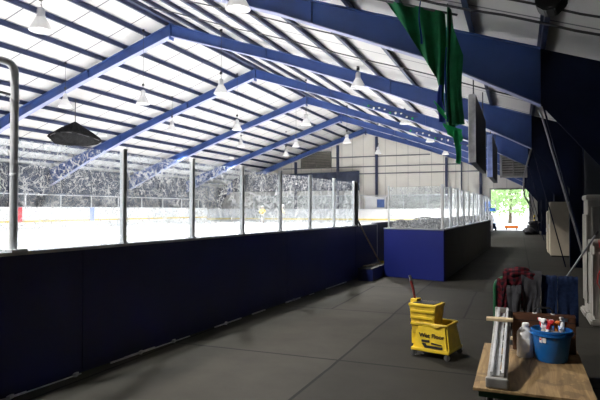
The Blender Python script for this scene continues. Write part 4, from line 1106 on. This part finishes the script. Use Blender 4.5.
# broom leaning on the low cabinet behind the cart
t = thing('broom', 'long pole leaning from behind the cart up to the low grey cabinet', 'broom', (.03, 6.75, 0))
p0, p1 = Vector((.03, 6.85, .06)), Vector((.985, 8.38, 1.28))
b = nb(); add_tube(b, [p0, p1], .014, 10); obj('handle', b, M['pipe_pale'], t, True)
dv = (p1-p0).normalized(); b = nb(); add_tube(b, [p1-dv*.06, p1+dv*.03], .017, 10); obj('grip', b, M['black'], t, True)
b = nb(); add_box(b, (.03, 6.85, .07), (.36, .05, .04), Matrix.Rotation(-.8, 3, 'Z'), .008); obj('head', b, M['wood_pale'], t)
b = nb(); add_box(b, (.03, 6.85, .026), (.35, .045, .052), Matrix.Rotation(-.8, 3, 'Z'), .006); obj('bristles', b, M['rubber'], t)

# ------------------------------------------------------------------ skaters on the ice
def limb_mesh(chain, name, mat, parent, sub=1):
    """one continuous skinned surface from (index, parent, pos, radius) joints"""
    me = bpy.data.meshes.new(name)
    vs = [c[1] for c in chain]; es = [(c[0], i) for i, c in enumerate(chain) if c[0] is not None]
    me.from_pydata(vs, es, [])
    o = bpy.data.objects.new(name, me); COL.objects.link(o)
    md = o.modifiers.new('skin', 'SKIN'); me.skin_vertices.new() if not me.skin_vertices else None
    for i, c in enumerate(chain):
        me.skin_vertices[0].data[i].radius = (c[2], c[2])
    me.skin_vertices[0].data[0].use_root = True
    s = o.modifiers.new('sub', 'SUBSURF'); s.levels = sub; s.render_levels = sub
    dg = bpy.context.evaluated_depsgraph_get(); nm = bpy.data.meshes.new_from_object(o.evaluated_get(dg))
    bpy.data.objects.remove(o)
    nm.materials.clear(); nm.materials.append(mat)
    for p in nm.polygons: p.use_smooth = True
    o = bpy.data.objects.new(name, nm); COL.objects.link(o); o.parent = parent
    return o
def skater(loc, rz, s, jersey, label, stride):
    t = thing('person', label, 'person', loc, rz)
    H = s/1.30
    def P(x, y, z): return (x*H, y*H, z*H)
    lean = .12
    hip = P(0, 0, .66)
    st = stride
    chain = [(None, P(0, .0, .68), .105*H), (0, P(0, -.03, .80), .10*H), (1, P(0, -.07, .95), .115*H), (2, P(0, -.10, 1.03), .07*H), (3, P(0, -.12, 1.09), .045*H), (4, P(0, -.14, 1.17), .082*H), (5, P(0, -.145, 1.25), .07*H)]
    def add(p, x, r): chain.append((p, P(*x), r*H)); return len(chain)-1
    for sd in (-1, 1):
        f = st*sd
        k = add(0, (.075*sd, 0, .62), .08); k = add(k, (.09*sd, -.07-f*.10, .37), .058); k = add(k, (.10*sd, .02+f*.02, .14), .04); add(k, (.10*sd, -.07+f*.0, .085), .035)
        k = add(2, (.15*sd, -.09, .99), .055); k = add(k, (.22*sd, -.14, .84), .042); k = add(k, (.13*sd, -.29, .74+.05*sd), .034); add(k, (.11*sd, -.35, .72+.05*sd), .03)
    obj_ = limb_mesh(chain, 'body', M['skin'], t, 2)
    # face: nose, ears, eyes, mouth in one part set
    b = nb(); lump(b, P(0, -.222, 1.175), (.013*H, .02*H, .02*H), 1., 2)
    for sd in (-1, 1): lump(b, P(.083*sd, -.14, 1.175), (.012*H, .02*H, .028*H), 2., 2)
    obj('nose_and_ears', b, M['skin'], t, True, True)
    b = nb()
    for sd in (-1, 1): lump(b, P(.03*sd, -.212, 1.20), (.010*H, .006*H, .008*H), 1., 2)
    lump(b, P(0, -.214, 1.135), (.022*H, .006*H, .006*H), 1., 2); obj('eyes_and_mouth', b, M['black'], t, True, True)
    # clothing
    j = [(None, P(0, .0, .66), .130*H), (0, P(0, -.03, .80), .135*H), (1, P(0, -.07, .95), .14*H), (2, P(0, -.10, 1.03), .09*H)]
    def addj(L_, p, x, r): L_.append((p, P(*x), r*H)); return len(L_)-1
    for sd in (-1, 1):
        k = addj(j, 2, (.16*sd, -.09, .985), .078); k = addj(j, k, (.22*sd, -.14, .84), .066); addj(j, k, (.14*sd, -.275, .745+.05*sd), .054)
    limb_mesh(j, 'jersey', jersey, t, 2)
    pn = [(None, P(0, 0, .66), .12*H)]
    for sd in (-1, 1):
        f = st*sd
        k = addj(pn, 0, (.075*sd, 0, .60), .098); k = addj(pn, k, (.09*sd, -.07-f*.10, .37), .076); addj(pn, k, (.10*sd, .015+f*.02, .16), .058)
    limb_mesh(pn, 'trousers', M['pants_pale'], t, 2)
    b = nb(); add_lathe(b, [(.098*H, -.03*H), (.102*H, .0), (.10*H, .05*H), (.08*H, .085*H), (.04*H, .105*H), (0, .11*H)], P(0, -.14, 1.21), 24, 1., 1.12); obj('helmet', b, M['white'], t, True, True)
    for sd in (-1, 1):
        f = st*sd; x_ = .10*sd; y_ = -.03
        b = nb(); add_box(b, P(x_, y_-.01, .075), (.075*H, .20*H, .065*H), None, .018*H); add_box(b, P(x_, y_+.055, .135), (.07*H, .075*H, .10*H), None, .018*H); sk = obj('skate', b, M['skate'], t, True, True)
        b = nb(); add_box(b, P(x_, y_-.01, .021), (.006*H, .24*H, .042*H)); obj('blade', b, M['alu_pale'], sk, False, True)
        # five-fingered glove closed on the stick
        gx, gy, gz = .11*sd, -.36, .72+.05*sd
        b = nb(); lump(b, P(gx, gy, gz), (.034*H, .04*H, .04*H), 2., 2)
        for q in range(4):
            zz = gz+.028-.019*q; ln = (.045, .052, .05, .04)[q]
            add_tube(b, [P(gx-.02*sd, gy-.03, zz), P(gx-.035*sd, gy-.03-ln*.6, zz), P(gx-.005*sd, gy-.035-ln*.7, zz-.004), P(gx+.015*sd, gy-.03-ln*.35, zz-.006)], [.011*H, .0105*H, .010*H, .008*H], 8)
        add_tube(b, [P(gx+.02*sd, gy-.01, gz+.03), P(gx+.028*sd, gy-.045, gz+.035), P(gx+.005*sd, gy-.065, gz+.03)], [.012*H, .011*H, .009*H], 8)
        obj('glove', b, M['skate'], t, True, True)
    return t
skater((-18.6, 38.2, .58), .55, 1.32, M['jersey_yellow'], 'small skater in a yellow jersey bending on the ice, seen through the glass', .8)
skater((-15.15, 33.9, .58), 2.4, 1.36, M['jersey_cream'], 'small skater in a cream jersey and white helmet partly behind a glass post', .5)
def stick_on_ice(p0, p1, label):
    t = thing('hockey_stick', label, 'hockey stick', p1)
    p0, p1 = Vector(p0), Vector(p1); b = nb(); dd = p1-p0; add_box(b, (p0+p1)/2, (.025, .03, dd.length), dd.to_track_quat('Z', 'Y').to_matrix(), .003); obj('shaft', b, M['wood_pale'], t)
    h = Vector((dd.x, dd.y, 0)).normalized(); n = Vector((-h.y, h.x, 0))*.012
    b = nb(); add_prism(b, [p1+Vector((0, 0, -.02)), p1+h*.24+Vector((0, 0, -.02)), p1+h*.24+Vector((0, 0, .04)), p1+Vector((0, 0, .05))], n); obj('blade', b, M['black'], t)
stick_on_ice((-18.55, 37.95, 1.42), (-18.0, 37.1, .605), 'hockey stick held low by the yellow skater')

# ------------------------------------------------------------------ far doorway and outside
t = thing('scissor_lift', 'blue and white scissor lift parked by the far doorway', 'lift', (-2.0, 43.6, 0))
b = nb(); add_box(b, (-2.0, 43.5, .36), (.75, 1.1, .42), None, .03); obj('chassis', b, M['lift_blue'], t)
b = nb()
for k in range(4):
    for s in (-1, 1): add_box(b, (-2.0+s*.24, 43.5, .72+k*.22), (.05, .95, .06), Matrix.Rotation((.24 if k % 2 else -.24), 3, 'X'))
obj('scissor_arms', b, M['lift_blue'], t)
b = nb(); add_box(b, (-2.0, 43.5, 1.52), (.80, 1.15, .10), None, .01); add_box(b, (-2.0, 42.95, 1.62), (.80, .03, .20)); obj('platform', b, M['lift_blue'], t)
b = nb()
for x_ in (-2.38, -1.62):
    for y_ in (42.95, 44.05): add_tube(b, [(x_, y_, 1.55), (x_, y_, 2.25)], .022, 8)
for z_ in (1.9, 2.25):
    add_tube(b, [(-2.38, 42.95, z_), (-1.62, 42.95, z_), (-1.62, 44.05, z_), (-2.38, 44.05, z_), (-2.38, 42.95, z_)], .022, 8)
obj('guard_rail', b, M['white'], t)
b = nb(); add_box(b, (-2.17, 42.92, 1.98), (.40, .12, .44), None, .02); obj('control_box', b, M['lift_blue'], t)
for x_ in (-2.37, -1.63):
    for y_ in (43.15, 43.85):
        b = nb(); bmesh.ops.create_cone(b, cap_ends=True, segments=20, radius1=.16, radius2=.16, depth=.10); bmesh.ops.transform(b, matrix=Matrix.Translation((x_, y_, .16)) @ Matrix.Rotation(PI/2, 4, 'Y'), verts=b.verts); obj('wheel', b, M['rubber'], t, True)
t = thing('orange_barrier', 'low orange barrier lying on the ground beyond the far doorway', 'barrier', (-.4, 46.2, 0))
b = nb(); add_box(b, (-.55, 46.2, .22), (1.0, .16, .22), None, .03); obj('board', b, M['orange'], t)
for s in (-1, 1):
    b = nb(); add_box(b, (-.55+s*.38, 46.2, .06), (.08, .5, .12), None, .02); obj('foot', b, M['rubber'], t)
t = thing('yellow_bollard', 'thin yellow bollard standing by the right wall before the far doorway', 'bollard', (1.0, 41.0, 0))
b = nb(); add_lathe(b, [(0, 1.25), (.04, 1.24), (.06, 1.2), (.06, 0), (0, 0)], (1.0, 41.0, 0), 20); obj('post', b, M['yellow'], t, True)
b = nb(); add_lathe(b, [(.061, .95), (.063, .95), (.063, 1.07), (.061, 1.07)], (1.0, 41.0, 0), 20); obj('band', b, M['black'], t, True)
t = thing('rubbish_pile', 'dark heap of boxes and bags beside the right of the far doorway', 'pile', (.75, 38.5, 0))
b = nb(); add_box(b, (.85, 38.4, .3), (.6, .7, .6), Matrix.Rotation(.2, 3, 'Z'), .02); obj('crate', b, M['board_side'], t)
b = nb(); lump(b, (.6, 37.7, .22), (.36, .4, .24), 4., 3, .3); lump(b, (.9, 38.5, .72), (.34, .34, .18), 6., 3, .3); obj('sack', b, M['bag'], t, True)

def tree(x, y, h, r, seed, label):
    t = thing('tree', label, 'tree', (x, y, -.03))
    rnd = random.Random(seed)
    b = nb(); add_tube(b, [(x, y, -.05), (x+.1, y, h*.3), (x-.1, y+.1, h*.6)], [.22, .17, .08], 10)
    for k in range(5):
        a = rnd.uniform(0, 2*PI); add_tube(b, [(x+.05, y, h*(.28+.06*k)), (x+r*.6*math.cos(a), y+r*.6*math.sin(a), h*(.5+.07*k))], [.09, .03], 8)
    obj('trunk', b, M['bark'], t, True)
    b = nb()
    for k in range(1500):
        u = rnd.random(); a = rnd.uniform(0, 2*PI); cz = rnd.uniform(-1, 1); rr = (rnd.random()**.4)
        q = math.sqrt(1-cz*cz)
        p = Vector((x+r*rr*q*math.cos(a), y+r*rr*q*math.sin(a), h*.52+h*.44*rr*cz))
        s = rnd.uniform(.14, .34); e1 = Vector((rnd.gauss(0, 1), rnd.gauss(0, 1), rnd.gauss(0, 1))).normalized(); e2 = e1.cross(Vector((rnd.gauss(0, 1), rnd.gauss(0, 1), rnd.gauss(0, 1)))).normalized()
        b.faces.new([b.verts.new(p+e1*s), b.verts.new(p+e2*s*.6), b.verts.new(p-e1*s), b.verts.new(p-e2*s*.6)])
    obj('foliage', b, M['leaf'], t)
tree(-1.0, 70, 7.5, 3.2, 1, 'pale green tree in the middle of the far doorway')
tree(3.2, 76, 9, 3.6, 2, 'taller green tree at the right of the far doorway')
tree(-5.0, 84, 8, 3.4, 3, 'green tree half hidden at the left of the far doorway')

# ------------------------------------------------------------------ world: bright overcast sky, daylight at the doorway
w = bpy.data.worlds.new('sky'); SC.world = w; w.use_nodes = True
nt = w.node_tree; bg = nt.nodes['Background']
tc = N(nt, 'ShaderNodeTexCoord'); sp = N(nt, 'ShaderNodeSeparateXYZ'); nt.links.new(tc.outputs['Generated'], sp.inputs[0])
c = mix_col(nt, sp.outputs[2], (1.0, 1.0, 1.0), (.72, .84, 1.0)); nt.links.new(c, bg.inputs['Color']); bg.inputs['Strength'].default_value = 4.

# ------------------------------------------------------------------ camera
cam = bpy.data.cameras.new('camera'); co = bpy.data.objects.new('camera', cam); COL.objects.link(co)
co.location = (0, 0, 1.6); co.rotation_euler = (PI/2+.0176, 0, .3835)
cam.sensor_width = 36; cam.lens = 542.4/600*36; cam.clip_end = 400; cam.clip_start = .05
SC.camera = co
vs = SC.view_settings; vs.view_transform = 'Standard'; vs.look = 'None'; vs.gamma = 1; vs.use_curve_mapping = False; vs.exposure = 0.0
SC.cycles.transparent_max_bounces = 16
